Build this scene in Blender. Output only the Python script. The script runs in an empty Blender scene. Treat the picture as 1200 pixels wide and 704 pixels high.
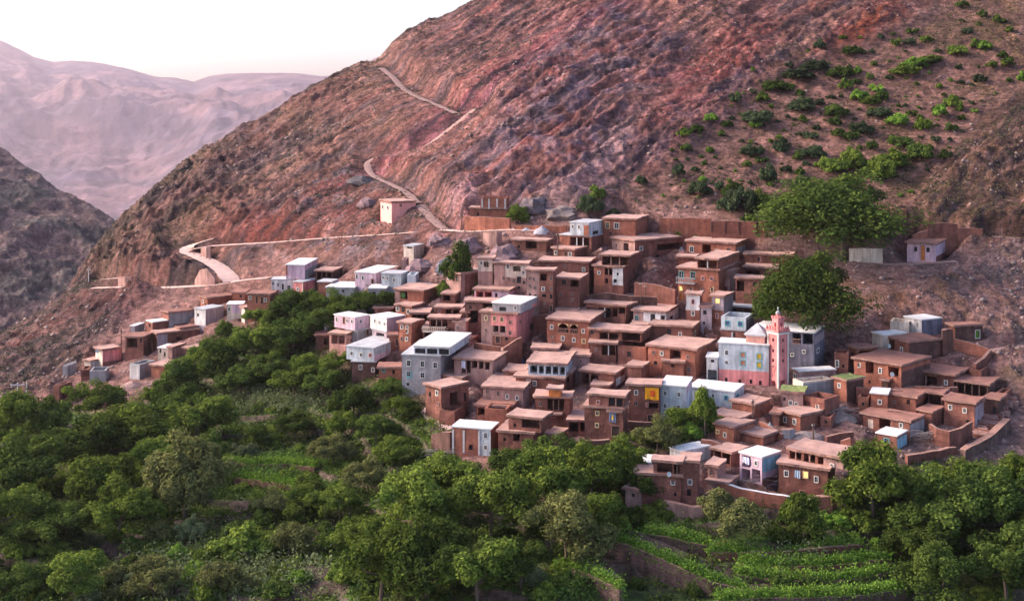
import bpy, math, random
import numpy as np
from mathutils import Vector, noise as mnoise
random.seed(7); RS = np.random.RandomState(7)
scene = bpy.context.scene
COL = scene.collection

# ------------------------------------------------------------------ camera, light, exposure
F, CX, HZ, CY = 1500.0, 600.0, 110.0, 352.0        # focal length and horizon in photo pixels
SUN_AZ, SUN_EL = math.radians(-78), math.radians(29)  # azimuth from +Y (view direction), negative = left
cam_d = bpy.data.cameras.new("camera"); cam = bpy.data.objects.new("camera", cam_d); COL.objects.link(cam)
cam_d.sensor_width = 36; cam_d.lens = 36 * F / 1200; cam_d.shift_y = -(CY - HZ) / 1200
cam_d.clip_start = 1; cam_d.clip_end = 60000
cam.rotation_euler = (math.radians(90), 0, 0); scene.camera = cam
w = bpy.data.worlds.new("World"); scene.world = w; w.use_nodes = True
nt = w.node_tree
sky = nt.nodes.new("ShaderNodeTexSky"); sky.sky_type = 'NISHITA'; sky.sun_disc = False
sky.sun_elevation = SUN_EL; sky.sun_rotation = SUN_AZ
sky.air_density = 0.8; sky.dust_density = 9.0; sky.ozone_density = 0.4; sky.altitude = 1500
nt.nodes["Background"].inputs[1].default_value = 0.15
nt.links.new(sky.outputs[0], nt.nodes["Background"].inputs[0])
sd = bpy.data.lights.new("sun", 'SUN'); so = bpy.data.objects.new("sun", sd); COL.objects.link(so)
sd.energy = 1.7; sd.angle = math.radians(26); sd.color = (1.0, 0.86, 0.74)
sv = Vector((math.sin(SUN_AZ) * math.cos(SUN_EL), math.cos(SUN_AZ) * math.cos(SUN_EL), math.sin(SUN_EL)))
so.rotation_euler = sv.to_track_quat('Z', 'Y').to_euler()
scene.view_settings.view_transform = 'Standard'; scene.view_settings.look = 'None'
scene.view_settings.exposure = 1.6; scene.view_settings.gamma = 1.0
scene.cycles.use_denoising = True
scene.cycles.max_bounces = 5; scene.cycles.volume_bounces = 0; scene.cycles.transparent_max_bounces = 4

# ------------------------------------------------------------------ helpers
def mesh_np(name, V, faces, mats=(), midx=None, smooth=False):
    """faces: (n,3) or (n,4) array, or list of lists"""
    me = bpy.data.meshes.new(name)
    if isinstance(faces, np.ndarray):
        V = np.asarray(V, np.float32); k = faces.shape[1]; n = len(faces)
        me.vertices.add(len(V)); me.vertices.foreach_set("co", V.ravel())
        me.loops.add(n * k); me.loops.foreach_set("vertex_index", faces.astype(np.int32).ravel())
        me.polygons.add(n); me.polygons.foreach_set("loop_start", np.arange(0, n * k, k, dtype=np.int32))
        me.polygons.foreach_set("loop_total", np.full(n, k, np.int32))
    else:
        me.from_pydata([tuple(v) for v in V], [], faces)
    for m in mats: me.materials.append(m)
    if midx is not None: me.polygons.foreach_set("material_index", np.asarray(midx, np.int32))
    if smooth: me.polygons.foreach_set("use_smooth", np.ones(len(me.polygons), bool))
    me.update(calc_edges=True); 
    return me
def link(name, me, parent=None, loc=None, rot=0.0):
    o = bpy.data.objects.new(name, me); COL.objects.link(o)
    if parent: o.parent = parent
    if loc is not None: o.location = loc
    if rot: o.rotation_euler = (0, 0, rot)
    return o
def tag(o, label=None, cat=None, group=None, kind=None):
    if label: o["label"] = label
    if cat: o["category"] = cat
    if group: o["group"] = group
    if kind: o["kind"] = kind
    return o
class MB:
    def __init__(s): s.v = []; s.f = []; s.m = []
    def quad(s, a, b, c, d, m=0):
        i = len(s.v); s.v += [a, b, c, d]; s.f.append((i, i + 1, i + 2, i + 3)); s.m.append(m)
    def box(s, x0, y0, z0, x1, y1, z1, m=0):
        i = len(s.v)
        s.v += [(x0,y0,z0),(x1,y0,z0),(x1,y1,z0),(x0,y1,z0),(x0,y0,z1),(x1,y0,z1),(x1,y1,z1),(x0,y1,z1)]
        for q in ((0,3,2,1),(4,5,6,7),(0,1,5,4),(1,2,6,5),(2,3,7,6),(3,0,4,7)):
            s.f.append(tuple(i + k for k in q)); s.m.append(m)
    def tube(s, pts, rads, n=6, m=0, cap=True):
        base = len(s.v)
        for k, (p, r) in enumerate(zip(pts, rads)):
            p = Vector(p)
            d = Vector(pts[min(k + 1, len(pts) - 1)]) - Vector(pts[max(k - 1, 0)])
            d.normalize(); a = d.orthogonal().normalized(); b = d.cross(a)
            for j in range(n):
                t = 2 * math.pi * j / n
                s.v.append(tuple(p + a * (r * math.cos(t)) + b * (r * math.sin(t))))
        for k in range(len(pts) - 1):
            for j in range(n):
                s.f.append((base + k*n + j, base + k*n + (j+1) % n, base + (k+1)*n + (j+1) % n, base + (k+1)*n + j)); s.m.append(m)
        if cap:
            s.f.append(tuple(base + j for j in range(n))[::-1]); s.m.append(m)
            e = base + (len(pts) - 1) * n
            s.f.append(tuple(e + j for j in range(n))); s.m.append(m)
    def mesh(s, name, mats, smooth=False): return mesh_np(name, s.v, s.f, mats, s.m, smooth)

# ------------------------------------------------------------------ numpy gradient noise
_perm = np.random.RandomState(3).permutation(512).astype(np.int64); _perm = np.concatenate([_perm, _perm, _perm])
_g = np.random.RandomState(4).normal(size=(512, 3)); _g /= np.linalg.norm(_g, axis=1)[:, None]
def pnoise(x, y, z=0.0):
    x, y, z = np.broadcast_arrays(np.asarray(x, float), np.asarray(y, float), np.asarray(z, float))
    xi, yi, zi = np.floor(x), np.floor(y), np.floor(z)
    xf, yf, zf = x - xi, y - yi, z - zi
    xi = xi.astype(np.int64) & 511; yi = yi.astype(np.int64) & 511; zi = zi.astype(np.int64) & 511
    fd = lambda t: t * t * t * (t * (t * 6 - 15) + 10)
    u, v, q = fd(xf), fd(yf), fd(zf); out = 0
    for dz in (0, 1):
        for dy in (0, 1):
            for dx in (0, 1):
                h = _perm[_perm[_perm[(xi + dx) & 511] + ((yi + dy) & 511)] + ((zi + dz) & 511)] & 511
                g = _g[h]
                d = g[..., 0] * (xf - dx) + g[..., 1] * (yf - dy) + g[..., 2] * (zf - dz)
                out = out + d * (u if dx else 1 - u) * (v if dy else 1 - v) * (q if dz else 1 - q)
    return out * 1.6
def fbm(x, y, z=0.0, oct=4, gain=0.5):
    a, s, f = 1.0, 0, 1.0
    for _ in range(oct):
        s = s + a * pnoise(x * f, y * f, z * f + 7.3 * _); a *= gain; f *= 2.03
    return s
def ridged(x, y, z=0.0, oct=4, gain=0.5):
    a, s, f = 1.0, 0, 1.0
    for _ in range(oct):
        s = s + a * (1 - 2 * np.abs(pnoise(x * f, y * f, z * f + 3.1 * _))); a *= gain; f *= 2.1
    return s
def sstep(a, b, x):
    t = np.clip((x - a) / (b - a), 0, 1); return t * t * (3 - 2 * t)
def inpoly(poly, x, y):
    r = np.zeros(np.shape(x), bool); n = len(poly)
    for i in range(n):
        x0, y0 = poly[i]; x1, y1 = poly[(i + 1) % n]
        if y0 == y1: continue
        c = ((y0 > y) != (y1 > y)) & (x < (x1 - x0) * (y - y0) / (y1 - y0) + x0); r ^= c
    return r

# ------------------------------------------------------------------ materials
def mat(name, c, var=0.25, scale=0.6, rough=0.9, bump=0.3, fine=4.0, c2=None, obj_var=0.0, streak=0.0, attr=None, bdist=0.15, spec=0.2):
    m = bpy.data.materials.new(name); m.use_nodes = True; t = m.node_tree; N = t.nodes; L = t.links
    b = N["Principled BSDF"]; b.inputs["Roughness"].default_value = rough; b.inputs["Specular IOR Level"].default_value = spec
    tc = N.new("ShaderNodeTexCoord"); vec = tc.outputs["Object"]
    oi = N.new("ShaderNodeObjectInfo")
    addv = N.new("ShaderNodeVectorMath"); addv.operation = 'ADD'
    sc = N.new("ShaderNodeVectorMath"); sc.operation = 'SCALE'; sc.inputs[3].default_value = 37.0
    cmb = N.new("ShaderNodeCombineXYZ")
    for k in range(3): L.new(oi.outputs["Random"], cmb.inputs[k])
    L.new(cmb.outputs[0], sc.inputs[0]); L.new(vec, addv.inputs[0]); L.new(sc.outputs[0], addv.inputs[1]); vec = addv.outputs[0]
    n1 = N.new("ShaderNodeTexNoise"); n1.inputs["Scale"].default_value = scale; n1.inputs["Detail"].default_value = 5; n1.inputs["Roughness"].default_value = 0.62
    n2 = N.new("ShaderNodeTexNoise"); n2.inputs["Scale"].default_value = fine; n2.inputs["Detail"].default_value = 4; n2.inputs["Roughness"].default_value = 0.7
    L.new(vec, n1.inputs["Vector"]); L.new(vec, n2.inputs["Vector"])
    mx = N.new("ShaderNodeMix"); mx.data_type = 'RGBA'
    lo = [max(0, k * (1 - var)) for k in c]; hi = [k * (1 + var) for k in (c2 or c)]
    mx.inputs[6].default_value = (*lo, 1); mx.inputs[7].default_value = (*hi, 1)
    mr = N.new("ShaderNodeMapRange"); mr.inputs[1].default_value = 0.32; mr.inputs[2].default_value = 0.68
    L.new(n1.outputs[0], mr.inputs[0]); L.new(mr.outputs[0], mx.inputs[0]); col = mx.outputs[2]
    if attr:
        at = N.new("ShaderNodeAttribute"); at.attribute_name = attr
        mm = N.new("ShaderNodeMix"); mm.data_type = 'RGBA'; mm.blend_type = 'MULTIPLY'; mm.inputs[0].default_value = 1
        L.new(at.outputs["Color"], mm.inputs[6]); L.new(col, mm.inputs[7]); col = mm.outputs[2]
    fr = N.new("ShaderNodeMapRange"); fr.inputs[1].default_value = 0.3; fr.inputs[2].default_value = 0.7
    fr.inputs[3].default_value = 1 - var * 0.9; fr.inputs[4].default_value = 1 + var * 0.7
    L.new(n2.outputs[0], fr.inputs[0]); val = fr.outputs[0]
    if streak:
        mp = N.new("ShaderNodeMapping"); mp.inputs["Scale"].default_value = (1.3, 1.3, 0.16); L.new(vec, mp.inputs[0])
        n3 = N.new("ShaderNodeTexNoise"); n3.inputs["Scale"].default_value = 1.0; n3.inputs["Detail"].default_value = 3; L.new(mp.outputs[0], n3.inputs["Vector"])
        r3 = N.new("ShaderNodeMapRange"); r3.inputs[1].default_value = 0.35; r3.inputs[2].default_value = 0.65
        r3.inputs[3].default_value = 1 - streak; r3.inputs[4].default_value = 1.06; L.new(n3.outputs[0], r3.inputs[0])
        mu = N.new("ShaderNodeMath"); mu.operation = 'MULTIPLY'; L.new(val, mu.inputs[0]); L.new(r3.outputs[0], mu.inputs[1]); val = mu.outputs[0]
    if obj_var:
        ro = N.new("ShaderNodeMapRange"); ro.inputs[3].default_value = 1 - obj_var; ro.inputs[4].default_value = 1 + obj_var
        L.new(oi.outputs["Random"], ro.inputs[0])
        mu = N.new("ShaderNodeMath"); mu.operation = 'MULTIPLY'; L.new(val, mu.inputs[0]); L.new(ro.outputs[0], mu.inputs[1]); val = mu.outputs[0]
    vm = N.new("ShaderNodeVectorMath"); vm.operation = 'SCALE'; L.new(col, vm.inputs[0]); L.new(val, vm.inputs[3])
    L.new(vm.outputs[0], b.inputs["Base Color"])
    if bump:
        bp = N.new("ShaderNodeBump"); bp.inputs["Strength"].default_value = bump; bp.inputs["Distance"].default_value = bdist
        L.new(n2.outputs[0], bp.inputs["Height"]); L.new(bp.outputs[0], b.inputs["Normal"])
    return m
def brick_mat(name, c, mortar, bw, bh, var=0.2, obj_var=0.08, bump=0.4):
    """courses of brick or block on walls of any facing: joints from world-size coordinates of the wall itself"""
    m = mat(name, c, var, 0.5, 0.92, 0, 5.0, None, obj_var, 0.22)
    t = m.node_tree; N = t.nodes; L = t.links; b = N["Principled BSDF"]
    tc = N.new("ShaderNodeTexCoord"); sx = N.new("ShaderNodeSeparateXYZ"); L.new(tc.outputs["Object"], sx.inputs[0])
    ad = N.new("ShaderNodeMath"); ad.operation = 'ADD'; L.new(sx.outputs[0], ad.inputs[0]); L.new(sx.outputs[1], ad.inputs[1])
    cb = N.new("ShaderNodeCombineXYZ"); L.new(ad.outputs[0], cb.inputs[0]); L.new(sx.outputs[2], cb.inputs[1])
    br = N.new("ShaderNodeTexBrick"); br.inputs["Scale"].default_value = 1; br.inputs["Brick Width"].default_value = bw; br.inputs["Row Height"].default_value = bh
    br.inputs["Mortar Size"].default_value = bh * 0.09; br.inputs["Color1"].default_value = (1, 1, 1, 1); br.inputs["Color2"].default_value = (0.72, 0.72, 0.72, 1)
    br.inputs["Mortar"].default_value = (mortar, mortar, mortar, 1); L.new(cb.outputs[0], br.inputs["Vector"])
    src = b.inputs["Base Color"].links[0].from_socket
    mm = N.new("ShaderNodeMix"); mm.data_type = 'RGBA'; mm.blend_type = 'MULTIPLY'; mm.inputs[0].default_value = 0.85
    L.new(src, mm.inputs[6]); L.new(br.outputs["Color"], mm.inputs[7]); L.new(mm.outputs[2], b.inputs["Base Color"])
    bp = N.new("ShaderNodeBump"); bp.inputs["Strength"].default_value = bump; bp.inputs["Distance"].default_value = 0.06; bp.invert = True
    L.new(br.outputs["Fac"], bp.inputs["Height"]); L.new(bp.outputs[0], b.inputs["Normal"])
    return m
M = {
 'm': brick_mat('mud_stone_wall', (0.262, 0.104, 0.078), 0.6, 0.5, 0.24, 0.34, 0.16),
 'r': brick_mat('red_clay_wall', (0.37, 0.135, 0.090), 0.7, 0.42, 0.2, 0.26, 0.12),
 'k': brick_mat('dark_mud_and_shaded_wall', (0.140, 0.070, 0.058), 0.6, 0.5, 0.24, 0.35, 0.12),  # dark mud; its side patches also paint the shade on right-facing hamlet walls
 'K': brick_mat('dry_stone_bank', (0.16, 0.095, 0.082), 0.5, 0.6, 0.3, 0.45, 0.1, 0.8),
 'q': mat('pinkish_clay_plaster', (0.36, 0.205, 0.18), 0.25, 0.5, 0.92, 0.3, 4, None, 0.1, 0.25),
 'p': mat('pink_plaster', (0.68, 0.24, 0.23), 0.20, 0.4, 0.85, 0.15, 4, None, 0.05, 0.34),
 'H': mat('bright_salmon_plaster', (0.86, 0.36, 0.32), 0.08, 0.4, 0.85, 0.15, 4, None, 0.03, 0.12),
 's': mat('salmon_plaster', (0.62, 0.30, 0.25), 0.20, 0.4, 0.85, 0.15, 4, None, 0.05, 0.34),
 'l': mat('pale_lilac_plaster', (0.62, 0.42, 0.50), 0.20, 0.4, 0.85, 0.15, 4, None, 0.05, 0.34),
 'w': mat('white_plaster', (0.66, 0.61, 0.60), 0.20, 0.4, 0.85, 0.15, 4, None, 0.06, 0.38),
 'c': mat('cream_plaster', (0.66, 0.52, 0.43), 0.20, 0.4, 0.85, 0.15, 4, None, 0.06, 0.36),
 'b': mat('pale_blue_plaster', (0.50, 0.52, 0.56), 0.20, 0.4, 0.85, 0.15, 4, None, 0.05, 0.38),
 'B': mat('faded_blue_plaster', (0.25, 0.42, 0.52), 0.25, 0.5, 0.85, 0.15, 4, None, 0.05, 0.3),
 'u': mat('mauve_plaster', (0.36, 0.27, 0.30), 0.16, 0.5, 0.9, 0.2, 4, None, 0.08, 0.25),
 'g': brick_mat('grey_block_wall', (0.37, 0.335, 0.345), 0.82, 0.4, 0.22, 0.16, 0.10),
 'v': mat('violet_and_shaded_render', (0.17, 0.155, 0.20), 0.3, 0.6, 0.9, 0.3, 4, None, 0.05, 0.38),  # violet render; also paints the shaded side of the white hamlet house
 'T': mat('teal_paint', (0.13, 0.38, 0.40), 0.3, 0.8, 0.7, 0.1, 4),
 'O': mat('orange_wood', (0.55, 0.18, 0.05), 0.25, 1.2, 0.7, 0.1, 5),
}
ROOF = {
 'e': mat('packed_earth_roof', (0.45, 0.265, 0.222), 0.2, 0.55, 0.95, 0.35, 3.2, None, 0.08),
 't': mat('red_earth_roof', (0.29, 0.135, 0.105), 0.22, 0.55, 0.95, 0.35, 3.2, None, 0.08),
 'w': mat('whitewashed_roof', (0.66, 0.62, 0.61), 0.14, 0.4, 0.85, 0.1, 3.0, None, 0.04),
 'g': mat('concrete_roof', (0.42, 0.41, 0.43), 0.2, 0.5, 0.9, 0.2, 3.0, None, 0.06),
 'G': mat('grassy_roof', (0.13, 0.20, 0.05), 0.45, 1.4, 0.95, 0.6, 5.0, (0.24, 0.25, 0.10)),
}
FR = {
 'w': mat('white_window_paint', (0.62, 0.56, 0.51), 0.08, 1, 0.7, 0), 'y': mat('cream_window_paint', (0.66, 0.46, 0.24), 0.08, 1, 0.7, 0),
 'p': mat('pink_window_paint', (0.66, 0.30, 0.27), 0.08, 1, 0.7, 0), 'g': mat('grey_window_paint', (0.36, 0.37, 0.40), 0.08, 1, 0.7, 0),
 't': mat('teal_window_paint', (0.12, 0.36, 0.36), 0.08, 1, 0.7, 0), 'm': mat('mud_window_trim', (0.36, 0.19, 0.15), 0.15, 1, 0.9, 0),
}
GLASS = mat('dark_window_glass', (0.018, 0.018, 0.024), 0.3, 1, 0.25, 0, spec=0.5)
SHUT = {'R': mat('red_shutter', (0.50, 0.17, 0.11), 0.15, 2, 0.6, 0.1), 'Y': mat('yellow_shutter', (0.72, 0.40, 0.04), 0.15, 2, 0.6, 0.1),
        'G': mat('green_door_paint', (0.10, 0.20, 0.03), 0.2, 2, 0.6, 0.1), 'O': M['O'], 'D': mat('old_wood', (0.085, 0.05, 0.038), 0.3, 2, 0.8, 0.2),
        'T': M['T'], 'U': mat('blue_shutter', (0.08, 0.10, 0.22), 0.2, 2, 0.6, 0.1)}
lit = bpy.data.materials.new('lit_window'); lit.use_nodes = True
_b = lit.node_tree.nodes["Principled BSDF"]; _b.inputs["Base Color"].default_value = (0.8, 0.5, 0.2, 1)
_b.inputs["Emission Color"].default_value = (1.0, 0.56, 0.13, 1); _b.inputs["Emission Strength"].default_value = 0.85
WOOD = mat('weathered_pole_wood', (0.13, 0.075, 0.06), 0.3, 1.5, 0.9, 0.2)
CONC = mat('pale_concrete', (0.50, 0.46, 0.46), 0.15, 0.8, 0.9, 0.1)
METAL = mat('pale_metal', (0.62, 0.62, 0.62), 0.1, 1, 0.5, 0)

# ------------------------------------------------------------------ terrain: control points (photo x, photo y, distance)
def P3(px, py, D): return (D * (px - CX) / F, D, -D * (py - HZ) / F)
_ctl = []
for row in """
760: -200 158, 0 156, 300 152, 600 145, 900 150, 1200 156, 1400 158
704: -200 175, 0 172, 300 168, 600 160, 900 165, 1200 172, 1400 174
650: -200 190, 0 186, 300 183, 600 172, 900 176, 1200 180, 1400 182
600: -200 206, 0 203, 300 200, 500 195, 700 190, 900 187, 1200 192, 1400 194
550: -200 229, 0 226, 200 226, 400 218, 600 205, 750 200, 950 200, 1200 205, 1400 206
500: -200 260, 0 256, 200 252, 400 240, 500 228, 600 222, 700 220, 850 215, 1000 215, 1150 216, 1400 216
450: -200 305, 0 300, 130 285, 250 275, 400 256, 500 243, 600 238, 700 235, 850 231, 1000 230, 1180 230, 1400 230
415: -200 345, -80 348
400: 0 335, 100 315, 200 300, 300 290, 400 272, 500 258, 600 252, 700 250, 900 246, 1050 244, 1180 244, 1400 242
350: 100 345, 200 325, 300 310, 400 292, 500 275, 600 267, 700 264, 900 260, 1050 258, 1200 258, 1400 255
300: 200 352, 300 335, 400 315, 500 296, 600 284, 700 279, 900 275, 1050 273, 1200 272, 1400 268
250: 250 375, 350 352, 450 332, 600 304, 700 297, 900 292, 1050 290, 1200 288, 1400 284
200: 300 400, 450 360, 600 325, 750 316, 900 312, 1050 309, 1200 305, 1400 300
150: 350 418, 450 390, 600 350, 750 338, 900 334, 1050 330, 1200 325, 1400 318
100: 450 425, 600 378, 750 362, 900 357, 1200 348, 1400 340
50: 600 415, 750 390, 900 382, 1200 372, 1400 362
0: 660 444, 750 422, 900 410, 1200 396, 1400 385
-70: 760 465, 900 450, 1200 435, 1400 420
-150: 900 495, 1200 480, 1400 462
""".strip().split("\n"):
    y, r = row.split(":")
    for it in r.split(","):
        a, b_ = it.split(); _ctl.append(P3(float(a), float(y), float(b_)))
RIDGE = [(20, 385, 352), (60, 362, 368), (100, 325, 384), (140, 270, 398), (200, 222, 412), (250, 186, 425), (300, 150, 435), (350, 122, 442), (390, 97, 450),
         (440, 76, 458), (470, 52, 464), (520, 26, 474), (575, 0, 484), (640, -40, 498), (720, -90, 512), (850, -150, 530)]
for a, y, D in RIDGE:
    _ctl.append(P3(a, y, D))
    for k, dz in ((45, -26), (100, -70)):
        x3, y3, z3 = P3(a, y, D); _ctl.append((x3 * (D + k) / D - 0.25 * k, D + k, z3 + dz))
for a, D, z in ((-200, 400, -78), (-60, 400, -77), (-200, 480, -95), (-60, 480, -100), (-200, 580, -120), (0, 580, -125), (150, 580, -125)):
    _ctl.append((D * (a - CX) / F, D, z))
_ctl = np.array(_ctl); _xy = _ctl[:, :2] / 100; _n = len(_ctl)
_r = np.linalg.norm(_xy[:, None] - _xy[None], axis=2)
tps = lambda r: np.where(r > 1e-9, r * r * np.log(np.maximum(r, 1e-9)), 0)
_A = np.zeros((_n + 3, _n + 3)); _A[:_n, :_n] = tps(_r) + np.eye(_n) * 0.004
_A[:_n, _n] = 1; _A[:_n, _n + 1:] = _xy; _A[_n, :_n] = 1; _A[_n + 1:, :_n] = _xy.T
_W = np.linalg.solve(_A, np.concatenate([_ctl[:, 2], np.zeros(3)]))
def tps_eval(X, Y):
    s = X.shape; P = np.stack([X.ravel(), Y.ravel()], 1) / 100; out = np.zeros(len(P))
    for i in range(0, len(P), 20000):
        q = P[i:i + 20000]; r = np.linalg.norm(q[:, None] - _xy[None], axis=2)
        out[i:i + 20000] = tps(r) @ _W[:_n] + _W[_n] + q @ _W[_n + 1:]
    return out.reshape(s)
COLS = np.linspace(-180, 1380, 790)
ROWS = np.concatenate([np.arange(128, 300, 0.42), np.arange(300, 470, 0.72), np.arange(470, 580, 1.6)])
_cc = np.linspace(-180, 1380, 170); _cr = np.linspace(128, 580, 150)
_CXg, _CDg = np.meshgrid(_cc, _cr); _hc = tps_eval(_CDg * (_CXg - CX) / F, _CDg)
def bil(H, cols, rows, px, D):
    ci = np.clip(np.interp(px, cols, np.arange(len(cols))), 0, len(cols) - 1.001); ri = np.clip(np.interp(D, rows, np.arange(len(rows))), 0, len(rows) - 1.001)
    c0 = ci.astype(int); r0 = ri.astype(int); fc = ci - c0; fr = ri - r0
    return (H[r0, c0] * (1 - fc) * (1 - fr) + H[r0, c0 + 1] * fc * (1 - fr) + H[r0 + 1, c0] * (1 - fc) * fr + H[r0 + 1, c0 + 1] * fc * fr)
PX, DD = np.meshgrid(COLS, ROWS)
H0 = bil(_hc, _cc, _cr, PX.ravel(), DD.ravel()).reshape(PX.shape)
XX = DD * (PX - CX) / F
def base_at(px, py):
    """the point of the bare hillside seen at a photo position"""
    h = bil(H0, COLS, ROWS, np.full(len(ROWS), float(px)), ROWS); rz = -ROWS * (py - HZ) / F
    k = np.argmax(h >= rz)
    if not (h >= rz).any(): k = len(ROWS) - 1
    if k > 0:
        a, b_ = h[k-1] - rz[k-1], h[k] - rz[k]; t = -a / (b_ - a) if b_ != a else 0; D = ROWS[k-1] + t * (ROWS[k] - ROWS[k-1])
    else: D = ROWS[0]
    return Vector((D * (px - CX) / F, D, -D * (py - HZ) / F))
PY = HZ - H0 * F / DD                      # photo height of each ground point, to lay out the kinds of ground
H = H0.copy()
def ground_z(x, y):
    return float(bil(H, COLS, ROWS, np.array([CX + F * x / y]), np.array([y]))[0])
# ------------------------------------------------------------------ house builder
DISHES = []; CLOTHS = []
FOOT = []          # footprints, to cut level building plots into the hillside
def jit(p, amp, s=0.55, seed=0.0):
    v = mnoise.noise_vector(Vector((p[0] * s + seed, p[1] * s - seed, p[2] * s)))
    return (p[0] + v.x * amp, p[1] + v.y * amp, p[2] + v.z * amp * 0.5)
def face(mb, o, a, n, L, z0, z1, holes, patches, base, sub=1.4):
    """wall face from o along a (unit, 2D), outward normal n; holes (x0,z0,x1,z1,depth); patches (x0,z0,x1,z1,mat)"""
    xs = {0.0, L}; zs = {z0, z1}
    k = max(1, int(L / sub))
    for i in range(1, k): xs.add(L * i / k)
    k = max(1, int((z1 - z0) / sub))
    for i in range(1, k): zs.add(z0 + (z1 - z0) * i / k)
    for h in holes + patches:
        xs.update((h[0], h[2])); zs.update((h[1], h[3]))
    xs = sorted(x for x in xs if 0 <= x <= L); zs = sorted(z for z in zs if z0 <= z <= z1)
    P = lambda x, z, d=0.0: (o[0] + a[0] * x - n[0] * d, o[1] + a[1] * x - n[1] * d, z)
    for i in range(len(xs) - 1):
        for j in range(len(zs) - 1):
            x, z = (xs[i] + xs[i+1]) / 2, (zs[j] + zs[j+1]) / 2
            if xs[i+1] - xs[i] < 1e-4 or zs[j+1] - zs[j] < 1e-4: continue
            if any(h[0] < x < h[2] and h[1] < z < h[3] for h in holes): continue
            m = base
            for p in patches:
                if p[0] < x < p[2] and p[1] < z < p[3]: m = p[4]
            mb.quad(P(xs[i], zs[j]), P(xs[i+1], zs[j]), P(xs[i+1], zs[j+1]), P(xs[i], zs[j+1]), m)
    for x0, h0, x1, h1, d in holes:
        mm = base
        for p in patches:
            if p[0] < (x0 + x1) / 2 < p[2] and p[1] < (h0 + h1) / 2 < p[3]: mm = p[4]
        mb.quad(P(x0, h0, d), P(x1, h0, d), P(x1, h1, d), P(x0, h1, d), mm)
        mb.quad(P(x0, h0), P(x1, h0), P(x1, h0, d), P(x0, h0, d), mm)
        mb.quad(P(x0, h1, d), P(x1, h1, d), P(x1, h1), P(x0, h1), mm)
        mb.quad(P(x0, h0), P(x0, h0, d), P(x0, h1, d), P(x0, h1), mm)
        mb.quad(P(x1, h0, d), P(x1, h0), P(x1, h1), P(x1, h1, d), mm)
_wcache = {}
def ring_mesh(w, h, t, dep, m, arch=False):
    key = (round(w, 1), round(h, 1), m.name, arch)
    if key in _wcache: return _wcache[key]
    mb = MB(); w2 = w / 2
    mb.box(-w2 - t, -dep, -t, -w2, 0.03, h + t); mb.box(w2, -dep, -t, w2 + t, 0.03, h + t)
    mb.box(-w2, -dep, h, w2, 0.03, h + t); mb.box(-w2, -dep - 0.05, -t, w2, 0.03, 0)
    _wcache[key] = mb.mesh('window', [m]); return _wcache[key]
def pane_mesh(w, h, m, bars):
    key = ('pane', round(w, 1), round(h, 1), m.name, bars)
    if key in _wcache: return _wcache[key]
    mb = MB(); mb.box(-w / 2 + .005, 0.10, 0.005, w / 2 - .005, 0.14, h - .005)
    if bars:
        mb.box(-0.03, 0.06, 0.01, 0.03, 0.095, h - .01, 1); mb.box(-w / 2 + .01, 0.06, h * .5, w / 2 - .01, 0.09, h * .5 + 0.05, 1)
    _wcache[key] = mb.mesh('pane', [m, FR['g']]); return _wcache[key]
def roof_mesh(w, d, H, th, ov, rough, mt, edge, seed):
    nx, ny = max(2, int((w + 2 * ov) / 0.9)), max(2, int((d + ov) / 0.9))
    V = []; sag = 0.07 if rough else 0.0
    for lay in (0, 1):
        for j in range(ny + 1):
            for i in range(nx + 1):
                x = -ov + (w + 2 * ov) * i / nx; y = -ov + (d + ov * 1.0) * j / ny; z = H + th * lay
                if rough:
                    e = mnoise.noise(Vector((x * 0.8 + seed, y * 0.8, 3.0))); e2 = mnoise.noise(Vector((x * 0.35, y * 0.35 + seed, 9.0)))
                    e3 = mnoise.noise(Vector((x * 2.1, y * 2.1 + seed, 5.0)))
                    if i in (0, nx): x += (1 if i else -1) * (e * 0.22 + e3 * 0.10)
                    if j in (0, ny): y += (1 if j else -1) * (e * 0.22 + e3 * 0.10)
                    z += e2 * 0.14 + (e * 0.05 + e3 * 0.03 + (0.10 if (i in (0, nx) or j == 0) else 0) if lay else 0)
                V.append((x, y, z))
    n = nx + 1; K = n * (ny + 1); Fc = []; mi = []
    for j in range(ny):
        for i in range(nx):
            q = j * n + i
            Fc.append((q, q + n, q + n + 1, q + 1)); mi.append(1)
            q += K; Fc.append((q, q + 1, q + n + 1, q + n)); mi.append(0)
    for i in range(nx):
        Fc.append((i, i + 1, K + i + 1, K + i)); mi.append(1 if rough else 0)
        q = ny * n + i; Fc.append((q + 1, q, K + q, K + q + 1)); mi.append(1 if rough else 0)
    for j in range(ny):
        q = j * n; Fc.append((q + n, q, K + q, K + q + n)); mi.append(1 if rough else 0)
        q = j * n + nx; Fc.append((q, q + n, K + q + n, K + q)); mi.append(1 if rough else 0)
    return mesh_np('roof', V, Fc, [mt, edge], mi)
EDGE = mat('eave_earth', (0.30, 0.165, 0.135), 0.25, 0.8, 0.95, 0.3, 4)
ROOT = None; ROOT_T = None
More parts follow.
